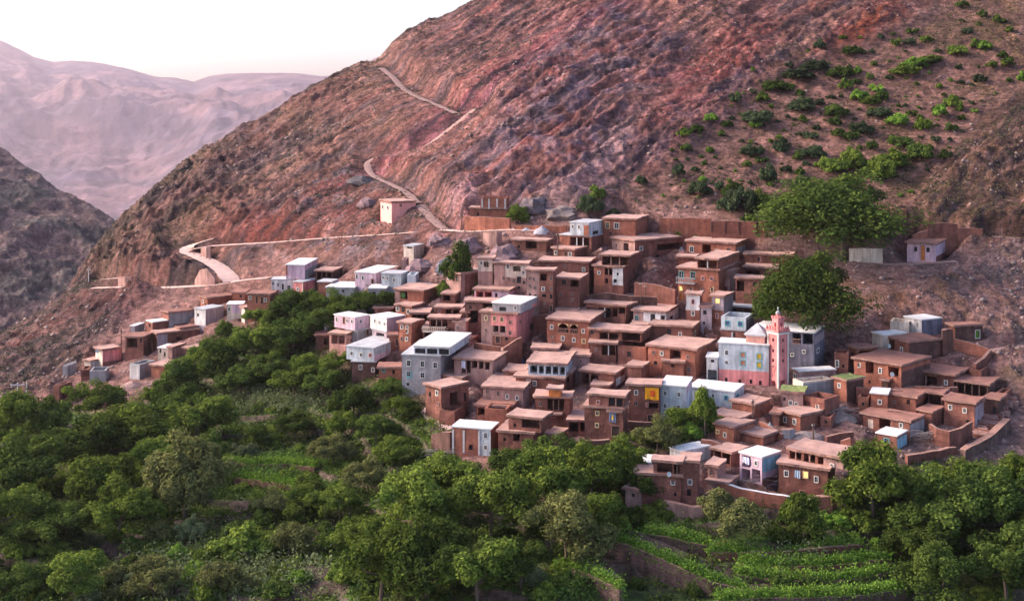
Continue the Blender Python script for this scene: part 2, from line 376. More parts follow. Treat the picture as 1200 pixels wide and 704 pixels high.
def house(spec, seed):
    global ROOT, ROOT_T
    name, geo, feats, label = [t.strip() for t in spec.split("|")]
    g = geo.split(); xl, xc, xr, yb, yt, yaw = map(float, g[:6]); wm, rm = g[6], g[7]
    upper = name.startswith('+')
    if upper:
        zp = ROOT_T['top'] + 0.25; D = -zp * F / (yb - HZ); D = min(max(D, ROOT_T['D'] - 0.3), ROOT_T['D'] + 9)
        P = Vector((D * (xc - CX) / F, D, 0)); zb = zp
    else:
        P = base_at(xc, yb); zb = P.z; P.z = 0
    s = P.y / F; zt = -P.y * (yt - HZ) / F; Hh = max(1.2, zt - zb)
    t = (xc - CX) / F; view = math.atan(t)
    yr = math.radians(yaw); S = max(0.3, (xr - xc) * s)
    dmin = 4.5 if not upper else 3.0
    if S / math.sin(yr) < dmin: yr = max(math.radians(2.5), math.asin(min(0.99, S / dmin)))
    if S / math.sin(yr) > 14: yr = math.asin(min(0.99, S / 14))
    ya = yr + view; ca, sa = math.cos(ya), math.sin(ya)
    u = (ca, -sa); v = (sa, ca)                            # along the front (to the right), and back along the side
    tl = (xl - CX) / F; W = (P.x - tl * P.y) / (u[0] - tl * u[1]); W = max(W, 1.2)
    tr = (xr - CX) / F; den = v[0] - tr * v[1]
    Dp = (tr * P.y - P.x) / den if den > 0.02 else dmin
    Dp = min(max(Dp, dmin), 15)
    ox, oy = P.x - W * u[0], P.y - W * u[1]                # front left corner = local origin
    foot = 0.0 if upper else 4.5
    def to_face(px, py, side):
        rx, rz = (px - CX) / F, -(py - HZ) / F
        nx_, ny_ = (ca, -sa) if side else (-sa, -ca)       # outward normal
        k = (P.x * nx_ + P.y * ny_) / (rx * nx_ + ny_)
        qx, qy, qz = rx * k, k, rz * k
        if side: return ((qx - P.x) * v[0] + (qy - P.y) * v[1], qz - zb)
        return ((qx - ox) * u[0] + (qy - oy) * u[1], qz - zb)
    holes = {0: [], 1: []}; patches = {0: [], 1: []}; kids = []
    slots = [M[wm]]
    def slot(m):
        if m not in slots: slots.append(m)
        return slots.index(m)
    for ft in [f.strip() for f in feats.split(";") if f.strip()]:
        q = ft.split(); c = q[0]; nums = [float(x) for x in q[1:] if x.lstrip('-').replace('.', '').isdigit()]
        ext = [x for x in q[1:] if not x.lstrip('-').replace('.', '').isdigit()]
        x = nums[0]; side = 1 if (x > xc and 'F' not in ext) else 0; LL = Dp if side else W
        cosf = max(0.2, math.sin(yr) if side else math.cos(yr))
        if c in ('w', 'y', 'wp', 'wg', 'wt', 'wm', 's', 'l', 'R', 'Y', 'U', 'd', 'D', 'G', 'O', 'a'):
            y = nums[1]; wpx, hpx = (nums[2], nums[3]) if len(nums) > 3 else ((2.6, 4.0) if c not in 'dDGO' else (4.0, 8.0))
            if c in ('d', 'D', 'G', 'O'): y -= hpx / 2
            fx, fz = to_face(x, y, side); ww = min(max(0.45, wpx * s / cosf), LL * 0.7); hh = max(0.5, hpx * s)
            x0, x1 = fx - ww / 2, fx + ww / 2; x0, x1 = max(0.12, x0), min(LL - 0.12, x1)
            z0, z1 = max(fz - hh / 2, 0.02 if upper else -2), min(fz + hh / 2, Hh - 0.12)
            if x1 - x0 < 0.3 or z1 - z0 < 0.35: continue
            holes[side].append((x0, z0, x1, z1, 0.30 if c not in 'a' else 1.6)); kids.append((c, side, (x0 + x1) / 2, z0, x1 - x0, z1 - z0))
        elif c in ('o', 'A'):
            a = to_face(nums[0], nums[3], side); b = to_face(nums[2], nums[1], side)
            x0, x1 = max(0.15, a[0]), min(LL - 0.15, b[0]); z0, z1 = max(a[1], 0.05 if upper else -2.5), min(b[1], Hh - 0.06)
            if x1 - x0 < 0.4 or z1 - z0 < 0.4: continue
            holes[side].append((x0, z0, x1, z1, min(4.2, (W if side else Dp) * 0.7))); kids.append((c, side, x0, z0, x1 - x0, z1 - z0, int(nums[4]) if len(nums) > 4 else 0, ext))
        elif c == 'P':
            a = to_face(nums[0], nums[3], side); b = to_face(nums[2], nums[1], side); mm = ext[0]
            x0, x1 = max(0.0, a[0]), min(LL, b[0]); z0, z1 = max(-foot, a[1]), min(Hh, b[1])
            if x1 > x0 and z1 > z0: patches[side].append((x0, z0, x1, z1, slot(M[mm])))
        elif c == 'p':
            a = to_face(x, nums[2], side); b = to_face(x, nums[1], side); kids.append((c, side, a[0], a[1], 0.35, b[1] - a[1]))
        elif c in ('B', 'L'):
            a = to_face(nums[0], nums[3], side); b = to_face(nums[2], nums[1], side); kids.append((c, side, a[0], a[1], b[0] - a[0], b[1] - a[1], ext))
        elif c == 'k':    # cloth or rug hung on the wall: its own thing, made later
            a = to_face(nums[0], nums[3], side); b = to_face(nums[2], nums[1], side); CLOTHS.append((ox, oy, zb, ya, side, W, a, b, ext))
        elif c == 'dish':
            a = to_face(nums[0], nums[1], 0); DISHES.append((ox + u[0] * a[0] - v[0] * .6, oy + u[1] * a[0] - v[1] * .6, zb + a[1], label, nums[2] if len(nums) > 2 else 5))
    # walls
    mb = MB(); roofless = rm == 'n'
    face(mb, (0, 0), (1, 0), (0, -1), W, -foot, Hh, holes[0], patches[0], 0)
    face(mb, (W, 0), (0, 1), (1, 0), Dp, -foot, Hh, holes[1], patches[1], 0)
    face(mb, (0, Dp), (0, -1), (-1, 0), Dp, -foot, Hh, [], [], 0, 3); face(mb, (W, Dp), (-1, 0), (0, 1), W, -foot, Hh, [], [], 0, 3)
    if roofless:
        e = 0.38; zi = max(Hh - 2.0, 0.05)
        for (x0, y0, x1, y1) in ((0, 0, W, e), (0, Dp - e, W, Dp), (0, e, e, Dp - e), (W - e, e, W, Dp - e)):
            mb.quad((x0, y0, Hh), (x1, y0, Hh), (x1, y1, Hh), (x0, y1, Hh))
        mb.quad((e, e, zi), (W - e, e, zi), (W - e, Dp - e, zi), (e, Dp - e, zi))
        mb.quad((W - e, e, zi), (e, e, zi), (e, e, Hh), (W - e, e, Hh)); mb.quad((e, Dp - e, zi), (W - e, Dp - e, zi), (W - e, Dp - e, Hh), (e, Dp - e, Hh))
        mb.quad((e, e, zi), (e, Dp - e, zi), (e, Dp - e, Hh), (e, e, Hh)); mb.quad((W - e, Dp - e, zi), (W - e, e, zi), (W - e, e, Hh), (W - e, Dp - e, Hh))
    rough = wm in 'mrkqu' or rm in 'et'
    amp = 0.15 if wm in 'mrkq' else 0.02
    mb.v = [jit(p, amp, 0.6, seed) for p in mb.v]
    if not upper:
        ROOT = bpy.data.objects.new(name, None); COL.objects.link(ROOT); ROOT.location = (ox, oy, zb); ROOT.rotation_euler = (0, 0, -ya)
        tag(ROOT, label, 'shed' if name == 'shed' else 'ruin' if name == 'ruin' else 'house'); ROOT_T = dict(ox=ox, oy=oy, zb=zb, ya=ya, top=zb + Hh, D=P.y)
        FOOT.append((ox, oy, u, v, W, Dp, zb)); off = Vector((0, 0, 0)); rot = 0
    else:
        dx, dy = ox - ROOT_T['ox'], oy - ROOT_T['oy']; c2, s2 = math.cos(ROOT_T['ya']), math.sin(ROOT_T['ya'])
        off = Vector((dx * c2 - dy * s2, dx * s2 + dy * c2, zb - ROOT_T['zb'])); rot = ROOT_T['ya'] - ya
    R2 = lambda x, y, z: (off.x + x * math.cos(rot) - y * math.sin(rot), off.y + x * math.sin(rot) + y * math.cos(rot), off.z + z)
    wo = link('wall', mb.mesh('wall', slots), ROOT, off, rot)
    if not roofless:
        th, ov = (0.28, 0.38) if rm in 'etG' else (0.22, 0.16)
        link('roof', roof_mesh(W, Dp, Hh + 0.004, th, ov, rm in 'etG', ROOF[rm], EDGE if rm in 'etG' else M['w' if rm == 'w' else 'g'], seed), ROOT, off, rot)
    if rm in 'et' and W > 3.5 and not roofless:
        m2 = MB(); bm_ = random.Random(int(seed * 10))
        for i in range(int(W / .62)):
            xx = .3 + i * .62 + bm_.uniform(-.06, .06); r_ = bm_.uniform(.05, .08); m2.box(xx - r_, -.36 - bm_.uniform(0, .1), Hh - .17, xx + r_, .02, Hh - .03)
        for i in range(int(Dp / .62) if S > 1.2 else 0):
            yy = .3 + i * .62; m2.box(W - .02, yy - .06, Hh - .17, W + .34, yy + .06, Hh - .03)
        tag(link('beam_ends', m2.mesh('beam_ends', [WOOD]), ROOT, off, rot), kind='stuff')
    for kd in kids:
        c, side, x, z, ww, hh = kd[:6]
        place = (lambda a, d=0.0: R2(W + d, a, z)) if side else (lambda a, d=0.0: R2(a, -d, z))
        rr = rot + (math.pi / 2 if side else 0)
        if c in ('w', 'y', 'wp', 'wg', 'wt', 'wm'):
            fm = FR['w' if c == 'w' else 'y' if c == 'y' else c[1]]
            o = link('window', ring_mesh(ww, hh, 0.125 if c in 'wy' else 0.10, 0.06, fm), ROOT, place(x), rr)
            link('pane', pane_mesh(ww, hh, GLASS, True), o)
        elif c in ('s', 'a'): link('window', pane_mesh(ww, hh, GLASS, False), ROOT, place(x, -0.02 if c == 's' else -1.2), rr)
        elif c == 'l':
            o = link('window', ring_mesh(ww, hh, 0.14, 0.06, FR['y']), ROOT, place(x), rr); link('pane', pane_mesh(ww, hh, lit, True), o)
        elif c in ('R', 'Y', 'U'):
            o = link('window', ring_mesh(ww, hh, 0.14, 0.06, FR['t']), ROOT, place(x), rr)
            for k in (-1, 1):
                m2 = MB(); m2.box(min(0.02 * k, k * ww / 2 * .96), 0.02, 0.01, max(0.02 * k, k * ww / 2 * .96), 0.09, hh - .01); link('shutter', m2.mesh('shutter', [SHUT[c]]), o)
        elif c in ('d', 'D', 'G', 'O'):
            m2 = MB(); m2.box(-ww / 2 + .01, 0.12, 0.01, ww / 2 - .01, 0.19, hh - .02); m2.box(-0.02, 0.09, 0.02, 0.02, 0.118, hh - 0.04)
            o = link('door', m2.mesh('door', [SHUT['D' if c in 'dD' else c]]), ROOT, place(x), rr)
            link('frame', ring_mesh(ww, hh, 0.12, 0.05, FR['m' if c != 'G' else 'w']), o)
        elif c in ('o', 'A'):
            n = kd[6]; ext = kd[7]; light = 'W' in ext
            for i in range(n):
                m2 = MB(); r = 0.10 if not light else 0.16; m2.box(-r, 0.03, 0.0, r, 0.03 + 2 * r, hh)
                link('post', m2.mesh('post', [CONC if (light or 'C' in ext) else WOOD if 'H' in ext else EDGE]), ROOT, place(x + ww * (i + 1) / (n + 1)), rr)
            if 'b' in ext or c == 'A':
                m2 = MB(); m2.box(0.01, -0.05, 0.0, ww - .01, 0.03, 0.12); m2.box(0.01, -0.05, 0.85, ww - .01, 0.03, 0.97)
                for i in range(int(ww / 0.35)): m2.box(0.15 + i * 0.35, -0.02, 0.12, 0.23 + i * 0.35, 0.02, 0.85)
                link('balustrade', m2.mesh('balustrade', [FR['w'] if light else EDGE]), ROOT, place(x), rr)
            if c == 'A':
                m2 = MB(); nseg = 8; r = ww / 2
                for i in range(nseg):
                    a0, a1 = math.pi * i / nseg, math.pi * (i + 1) / nseg
                    xa, xb = r - r * math.cos(a0), r - r * math.cos(a1); za, zb_ = hh - r * .8 + r * .8 * math.sin(a0), hh - r * .8 + r * .8 * math.sin(a1)
                    m2.quad((xa, -.04, za), (xb, -.04, zb_), (xb, -.04, hh), (xa, -.04, hh)); m2.quad((xa, .3, za), (xa, -.04, za), (xb, -.04, zb_), (xb, .3, zb_))
                link('arch', m2.mesh('arch', [FR['y']]), ROOT, place(x), rr)
            if 'X' in ext:
                m2 = MB(); m2.box(0.02, 0.3, 0.02, ww - .02, 0.36, hh - .02); o = link('glazing', m2.mesh('glazing', [GLASS]), ROOT, place(x), rr)
        elif c == 'p':
            m2 = MB(); m2.box(-0.17, -0.07, 0, 0.17, 0.02, hh); link('pilaster', m2.mesh('pilaster', [CONC]), ROOT, place(x), rr)
        elif c == 'B':
            ext = kd[6]; dep = 1.1; pm = M[ext[0]] if ext else M['q']; m2 = MB()
            m2.box(0, -dep, -0.18, ww, 0.02, 0.0); hb = max(0.6, hh)
            m2.box(0, -dep, 0.0, ww, -dep + 0.12, 0.15); m2.box(0, -dep, hb - 0.14, ww, -dep + 0.12, hb)
            m2.box(0, -dep + 0.12, hb - 0.14, 0.12, 0.02, hb); m2.box(ww - .12, -dep + .12, hb - 0.14, ww, 0.02, hb)
            for i in range(max(2, int(ww / 0.42))): xx = 0.06 + i * 0.42; m2.box(xx, -dep + .02, 0.15, xx + 0.14, -dep + .1, hb - .14)
            link('balcony', m2.mesh('balcony', [pm]), ROOT, place(x), rr)
        elif c == 'L':            # projecting ledge or little lean-to roof over a lower storey
            m2 = roof_mesh(ww, 1.0, 0, 0.2, 0.25, True, ROOF[kd[6][0] if kd[6] else 'e'], EDGE, seed)
            o = link('ledge', m2, ROOT, R2(W + 1.0, x, z) if side else R2(x, -1.0, z), rr)
    return ROOT
# ------------------------------------------------------------------ the village, house by house; right-facing hamlet walls have their shade painted in
# kind | photo x of left end, near corner, right end; photo y of base and eave; turn of the front; wall, roof | openings | label
SPECS = """
house|600 640 648 294 283 25 m e|o 616 283 629 291; s 608 289|low earth-roofed house dug into the red bank below the gravel heaps
ruin|551 595 598 255 245 8 r e|s 560 251|unfinished red brick building with pale posts perched on the rock above the village
+storey|563 594 597 245.5 232 8 r n|p 573 233 245; p 582.5 233 245; p 592 233 245; p 565 233 245|
house|656 693 706 291 277.5 25 m g|o 668.5 279 690.5 289 2 C; P 656 277 667 291 r|pale blue box house raised on concrete pillars at the top of the village
+storey|668 690 707 277 262 25 b g|w 671 265.5 2 3.5; w 678.5 266 2 3.5; P 684 264 690 278 r; s 698 273 7 5|
house|648 673 692 303 293 30 m e|w 651.5 296; w 668 298; d 663 303 3 8|small clay house with two white windows under the pillared blue house
house|707 745 759 279 258 15 r e|y 712 264 3.5 6.5; w 722.5 264.5 5 6; s 715.5 274 3 4; P 745 258 759 279 g|red brick house with one large white-framed window on the top row
house|717 744 800 303 283 50 m e|s 722 288 1.5 3; o 730.5 285.5 736.5 293.5; w 751.5 291 3 4; o 770 284 799 293.5; s 771 302 5 6; P 717 283 744 296 q|long low house with a pinkish left end and a wide open gallery
house|696 730 744 334 313.5 15 m e|P 696 313 708 334 r; P 718 313 730 334 w; w 702 319.5 2 3; o 708.5 315 717.5 322 1; s 723.5 321 2.5 3.5; a 711 329 3.5 6; s 721 329 3.5 4.5|house with orange left half and white right half below a dark pillared storey
+storey|705 737 748 312 301 15 m e|o 705.8 302 736 311.5 2|
house|804 862 874 300 286 15 r e|w 810.5 292 4 6; w 840 294.5 3.5 3.5; w 853.5 293.5 3.5 5.5; o 823 287 833 296; P 863 286 874 300 g|broad red house with three white windows and a grey block end
shed|794 814 818 315 302 18 m e|w 813 306 2 3|small clay shed against the left end of the bay-windowed orange house
house|795 842 866 354 317 18 r e|wp 823.5 326 3 4; wp 834 326.5 3 4; y 810 339.5 3 4.5; wm 822.5 339 2 3; y 834.5 339 3 4.5; O 798 352 4 9; l 798 338 3 4; wt 798.5 322 5 8; wt 812 322.5 5 8; B 794 325 816 330 g|tall orange-red house with a grey glazed bay window at its left
+storey|817 841 866 316.5 305 18 r e|o 818 306 840.5 315.5 1 C|
house|841 855 864 342 319 18 q e|s 847.5 327.5 4 5; o 843.5 336 852 342|narrow pinkish plastered house on the right flank of the bay-windowed house
house|872.5 928 930 307 300 10 m e|P 889 300 892 307 q; s 889 304 3 5; s 906 304 3 4|low house whose flat terrace carries a concrete rail frame
house|872 930 940 326 316 10 m e|o 874 317 890 324.5|low house with a weedy pale roof beside the upper walnut tree
house|862 893 897 360 327.5 12 m e|s 884 333 3.5 5; o 863 329 872 341; s 884 345 2 3|brown house with washing hung in its open corner beside the dark trees
house|804 820 823 381 346 20 m e|P 804 345 820 363 w; wp 812 353.5 3 5; w 812 367 3 4.5|slim house with a whitish upper floor standing below the orange house
house|821 834 836 382 360 20 u e|s 826 366 4 5; s 825 378.5 2.5 4|low mauve plastered house wedged between two taller ones
house|834 848 859 382 348 20 u e|l 841 352.5 4 4.5; wp 840.5 370 3 5; P 834 364 848 382 m|mauve house with one small glowing upper window
shed|850 886 893 371 361 12 k g|o 856 363 884 370 1|dark shed with a grey roof behind the pale blue box house
house|845 873 878 403 388 14 m g|s 860 392 2.5 4; s 852 399 3 3; p 858 389 402|pale blue-grey box house with two square blue windows left of the mosque
+storey|845 874 883 388 372.5 14 b n|U 852.5 378.5 4.5 5; U 867.5 379.5 4.5 5; P 875 370 883 390 v|
house|641 690 712 409 377 12 r e|A 654 379.5 666 390; A 668 380.5 677 391; w 646.5 383 2.5 4; w 683.5 387.5 2.8 4.5; wm 647 395 2 3; w 659.5 396 3 5; w 672.5 398 2.8 4.5; y 684 399.5 2.8 4.5; wm 648 402 2 2|orange house with a pair of arched balcony openings in the middle of the village
house|691 722 724 424 403.5 15 m e|wm 699 409.5 2.5 2.5; o 705 405 723 416 1 C|low brown house with a dark porch right of the arched orange house
+storey|691 752 762 401 390 15 m e|s 693.5 389.5 4 4.5; o 702 390.8 724 399 1; o 729 391 750 400|
house|724 757 776 427 407 15 m n|s 737 415 5 6; P 742 405 757 427 r|brown roofless house with purple washing on its walled terrace
house|687 733 768 375 359 8 m e|o 688 361 700 366; o 701 361 716 371 1 C; o 717 361 724 371; o 725 361 732 367|long gallery house with slim pale posts at the foot of the bare slope
shed|652 676 680 372 368 12 m e||small low earth roof just behind the arched orange house
house|742 780 795 381 366.5 15 w e|P 742 366 754 382 q; wt 746 373 3 6; o 762 368 767.5 376; o 774 370 780 378; s 787 374 4 8|low whitewashed house under a pale earth roof on a dark retaining wall
shed|741 775 777 392 383 10 m e|w 772.5 389 3 3|long low brown building directly under the whitewashed house
house|762 811 819 403 384 12 m e|s 784 388.5 5 6.5; w 797 391.5 3 4.5; y 814 390.5 2.5 4.5; o 780 397.5 801 402|brown house with one bright white window and a yellow one round the corner
house|759 815 838 442 410.5 20 r e|wm 766 413 2.5 4; w 775.5 414 2.8 4; o 785 411 797 421.5; wm 806 418 2.5 3; wm 807 433 3 5; s 768 425 4 4|big red-brown house under a wide dusty roof left of the mosque
shed|776 801 806 443 425 20 r e|s 788 428.5 4 3.5|boxy red outbuilding standing in front of the wide-roofed red house
shed|735 752 760 448 430.5 20 m e||small windowless brown shed with a ragged roof in the village middle
house|681 720 732 454 438 20 m e|o 681.5 439 700.5 450.5 1; P 722 438 732 452 w|brown house with a dark double bay and a whitish right end
shed|694 713 720 463 453 10 m e|s 706 456 4 3|little brown shed with weeds growing on its roof
house|685 730 736 517 479.5 12 m e|y 700 484 2.8 4; y 699.5 498 2.8 4; d 721.5 511 9 12; P 684 479 712 517 m; k 714 483 722 494 rug|tall clay house with a dark garage door and a blue and yellow plaque
+storey|690 731 737 481 465.5 12 m e|wp 701 471 3 3.5; o 713 467 730 475.5 1 X; B 712 476 730 479.5 q|
shed|666 686 690 510 494 5 m e|o 667 495 678 506; o 680 494.8 685 505|low shed with two black openings beside the clay house with the plaque
house|627 668 671 502 466.5 10 m e|wm 633.5 473 2.8 5; o 642 467.5 661 480.5 2 H; D 648 488 6 4; L 642 482 658 484|house with a warmly lit orange wooden balcony
+light|643 657 658.5 481 468.5 6 O e|l 649 474 3 8; l 655 474 3 8|
house|584 625 640 532 508.5 15 m e|o 601 509 609 516.5; y 619.5 517 4 4.5; s 591.5 514.5 3 4|low house with one yellow-framed window at the edge of the trees
+storey|596 634 646 508 491.5 22 m e|o 611 493 632 500.5; s 603 498 2.5 4|
shed|640 652 664 520 511 30 m e||low reddish roofed shed tucked into the tree tops
house|530 575 584 533 503.5 29 r w|P 561 500 575 540 b; P 575 500 584 540 b; w 569 510 3 5.5; w 569 524 3 5; s 552 524 5 6; p 543.5 504 530; p 531 503 532; p 561.5 505 533|brick house with a broad white roof and pale blue end at the lower edge
house|514 541 562 455 443.5 35 r e|P 516 441 521 451 q; P 531 444 536 454 q; s 526 449 2 3|clay house on the hillside bend with faded pale patches on its front
house|499 517 549 494 455.5 50 m e|s 504 462 3 5; w 512 460.5 2.5 4.5; wm 513.5 473 2 3; o 527 458 537 478; s 545 465 3 10|tall clay house built over the bend with a deep shaded yard opening
shed|515 533 545 498 482 55 m n|d 533 493 3.5 8|low walled yard with a dark doorway on the bend below the clay house
house|532 577 604 448 423.5 18 q e|w 534.5 421 2.5 4; o 541 421 551.5 437 1; o 553 422.5 559.5 431 ; o 561 423.5 566.5 432; o 568 424.5 573.5 433; k 541 422 546 431 white|long house with a row of five open bays and a broad pale roof
house|566 613 628 479 456 12 q e|wm 571 459 2.5 4; wm 584 461 2.5 4; w 594.5 464.5 2.8 4.2; w 606 466 2.8 4.2|pinkish house with small windows and weeds along its roof edge
house|559 598 614 491 477.5 15 m t|o 560 478.5 578 486; o 580 479 594 484|low reddish-roofed house below the pinkish house
ruin|568 594 600 501 480 15 r n||roofless red walls standing behind the broad white roof
house|604 660 678 463 444.5 8 r e|w 619.5 449 3.5 8; w 626.5 449 2.8 5; wp 645 453 3 4.5; P 648 443 661 463 m|red house with a whitish colonnade gallery on its upper floor
+storey|619 663 673 441 427.5 8 b e|o 621 428.5 629.5 437; o 631.5 428.8 637.2 437.5; o 639.2 429 645.7 438; o 647.7 429.5 654 438.5; o 656 430 662 439|
house|624 654 656 421 409.5 8 q e|wm 632 416 2 3; o 638 411 652 421|small pinkish house with a dark gap under its drooping roof
house|666 690 698 429 417.5 8 q e|wp 680.5 423 2.5 4|pinkish plastered house with a flat roof in front of the arched orange house
shed|592 614 620 448 436 10 m e||low brown shed on the stony path above the five-bay house
house|564 605 629 405 368.5 20 p e|P 564 366 575 410 q; P 564 382 594 410 q; P 577 395 606 412 m; y 579.5 373 2.8 5; y 588 374 2.8 5; wm 598 377.5 2 3; y 569.5 372.5 2.5 4; wm 569.5 387 2.5 3; o 578 381.5 584 388.5; o 585.5 382 592 389.5; wm 597.5 390 2.5 4; D 583.5 402 5 8; s 593.5 397 3.5 4; wm 609.5 377 2 3; s 625 371.5 2 3; d 623 387 5 8|bright pink three-storey house with a grey upper floor and pink corner
+storey|577 610 629 368 357 20 g w|w 604 360.5 3 4; P 623.5 354 629 370 p; s 589 362 8 5|
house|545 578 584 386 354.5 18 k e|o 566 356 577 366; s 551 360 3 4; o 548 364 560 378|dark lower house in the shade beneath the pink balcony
house|556 596 617 354 341 18 l e|P 557 340 577 352 p; o 558 342 566 349.5 ; o 568 342.5 576 350; s 581.5 346 3 5; B 546 350 590 354 l; dish 589 348 5|pale pink house with a deep pink veranda and a long white balcony
house|523 540 574 346 321.5 55 q e|w 526 325 2.5 4; wm 535.5 327 2.5 5; P 545 319 574 347 m; s 571 323.5 4 4 ; wt 571 324 4 4|house with a long brown side and a green panel beside the tall dark tree
house|560 577.5 579.5 338 304 38 q e|P 560 300 578 318 c; w 564 308 2 4; o 567 307 573 313 1|cream-faced house with a yellow balcony at the top of the central lane
house|579 618 622 340 310 22 q e|P 592 307 618 325 c; w 595 312 3 5; o 601 312 610 318; wm 590 326 2 4; wm 596 327 2 4; s 608 328 5 8; w 613 319 2 4; wm 602 329 3 4; s 614 331 3 4; s 608 337 3 3|cream-topped terrace house stepping down beside the tall clay block
house|617 648 652 372 318 15 m e|P 617 316 632 372 q; wm 621.5 326 2 3.5; wm 626 327 2 3.5; wm 621 335 2 3.5; wm 627 337 2 3.5; s 621 345 3 3; s 627.5 346.5 2 2; o 633 321 641 329; wm 646 326 3 4; w 636.5 338.5 2.5 4; wm 646 338.5 2 4; s 637.5 346.5 5 4; s 646.5 347.5 5 5; d 646.5 365 5 7; wm 638 356 2 2|tall clay block with many small windows beside the central lane
house|652 679 688 362 327.5 12 m e|s 661 331 5 5; o 669 329 680 336; wm 671 344.5 1.8 2; wm 671 351 1.8 2; wm 657 345 2 2; B 668 335.5 679 338.5 m|tall reddish clay house with an open corner loft under its eave
house|632 690 697 328 308 10 m e|wm 642 312 3 3; w 684 315.5 2.5 4; wm 662 312 2 2; s 693 314 2 4|long brown house with dark plaster whose roof edge is crumbling
house|463 496 518 357 341.5 25 r e|o 469 342 477 350; P 463 341 469 357 q; o 503 344 516 351; k 470 343 475 349 green|red house at the left edge of the cluster with potted greenery in its opening
house|464 482 497 374 359.5 40 r e|w 466 361.5 2.6 4.4; s 472.5 362.5 4.5 6.5; w 478.5 365 2.8 4.6|low red house with two white windows flanking a dark doorway
shed|482 502 505 378 367.5 5 m e|o 483 369 501.5 376.5 2 H|open-fronted shed with thin wooden posts under a ragged earth roof
shed|518 533 546 356 345.5 15 m e|o 519 346 527.5 352.5|small clay shed with one black square opening
house|511 540 543 371 361.5 8 m e|wp 515 364.5 2.5 3.5; o 522 363 538 369.5 1|clay house with a dark two-bay gallery above a projecting roof
house|496 524 530 399 386.5 8 m e|o 497 388.5 515.5 397.5 1 C|house with a pale balcony over a black two-bay porch
+storey|503 537 540 387 373.5 8 m e|o 505 375 524 382 2; B 496 382 523 387 c|
house|533 546 551 397 377.5 15 q e|wm 536.5 384 1.8 3; s 540 391.5 2.5 4|narrow pinkish house under its own square of roof
house|541 549 555 386 366.5 15 m e||thin brown house squeezed against the dark passage
house|467 482 496 410 379.5 40 r e|w 471 383 2.5 4; w 477 383.5 2 2.5; w 477 388.5 2 2.5; w 476.5 397 2.2 4; wm 471 397 2 4|orange-red clay tower house with small white niches
house|471 516 536 457 417.5 12 g g|w 479 425.5 4.5 6; w 495 426.5 4.5 6; w 510 428 4.5 6; w 495 439.5 4.5 5.5; P 476 435 483 443 T; wg 479 438 4 5; s 478 450 2 2.5|grey three-storey concrete block house with a glazed white-roofed top
+storey|485 527 552 417 407.5 12 b w|o 486 408.5 498.5 415.5 X; o 500 408.8 512.5 416 X; o 514 409 526 416.5 X; w 539.5 408.5 2.5 3.5; w 546.5 408 2.5 3.5|
shed|510 523 538 401 396.5 25 q e||small flat pinkish outbuilding behind the white-roofed concrete house
shed|528 549 559 406 399.5 22 q e||low shed with a long dusty roof right behind the concrete house
house|405 419 436 405 388 45 g g|d 431 392 2.6 7|lilac-pink house with a white roof and a dark grey ground floor
+storey|392 416 433 390 372.5 45 l w|w 407 375.5 1.8 3.5; w 412.5 376.5 1.8 3.5; w 394.5 374 2.2 5; D 403 379 2 7; w 422.5 376.5 2.2 3.5; w 432.5 378 1.6 3|
house|436 453 474 404 389 50 u g|o 441 391 450 402; s 470 396 4 6|white-fronted house with a mauve side raised over a stone basement
+storey|434 453 475 389 373.5 50 w w|w 439 376 1.8 3.6; w 444.5 377.5 1.8 3.6; w 450.5 379.5 1.8 3.6; P 453.5 370 476 392 u|
shed|417 428 432 368 361 20 g w||tiny grey hut with a white lid behind the lilac-pink house
shed|380 398 402 391 380 30 l n|o 382 383 386 388; s 394 386 3 4|pale terrace with a parapet at the left end of the lilac-pink house
house|386 405 419 416 392.5 30 s e|o 388 393.5 404 402.5 1; wm 411.5 398.5 2 3|salmon-walled house with an open front loft and a cluttered roof
shed|370 386 388 407 393 12 k t|o 379 396 384 404|dark shed half hidden in the trees beside the salmon house
house|412 440 446 441 424.5 28 k g|w 422.5 430 3 4.5; w 437 433 2.5 4|pale grey-lilac flat house standing on a dark stone basement
+storey|406 438 471 425 408.5 28 b g|w 412 414 2.6 3.6; w 423 415.5 2.6 3.8; wp 434 416 3 3.6; P 438.5 404 471 428 l|
house|444 470 472 452 431.5 12 r t|wt 449.5 433.5 3 3.5; s 461.5 436 3.5 4.5; d 463 451 4 8|red brick annex with one teal window next to the grey concrete house
shed|456 468 471 408 393.5 20 r t|d 465 405 2.6 8|narrow red annex with a pale door frame beside the clay tower house
shed|439 460 464 368 362 15 m e||low clay shed with a rounded roof behind the white-fronted house
house|318 344 347 347 328 12 w g|w 320 332 2 4; w 326 333.5 2 4; s 331.5 336 2.2 7; w 338.5 336.5 3.6 4.6; P 318 342 332 350 s|whitish terraced house left of a coral-pink wall
+storey|335 357 372 327 311 15 l w|P 327 309 337 322 r; P 357.5 309 372 327 g|
house|344 355 372 351 331 35 p g|w 349 338.5 2 3.6; y 368 337 2 3.6; P 354 330 356 352 c; P 356.5 346 371 352 v|coral-pink house with a yellow corner strip
shed|370 389 401 329 318.5 20 k e|o 371.5 319.5 388 327.5 2 H|dark open shed with three bays behind the coral-pink house
shed|372 388 396 346 331 20 m g||brown brick base wall below the dark three-bay shed
house|416 440 466 335 320.5 25 l w|w 418 324 1.8 4.4; w 425 325.5 1.8 4.4; d 436.5 334 2.6 7|long lilac-white house with a white roof on the upper left terrace
house|447 470 479 336 321.5 20 b g|w 454 326 2 3; w 461.5 328 2 3.4; w 449 325 1.5 2.5|pale blue house joined to the long lilac-white house
shed|477 487 491 333 322 20 b n||short pale blue yard wall by the rock outcrop
house|382 415 426 346 337.5 15 g w|s 402 341 3 2|grey house with a white roof sunk behind the treetops, the wider one
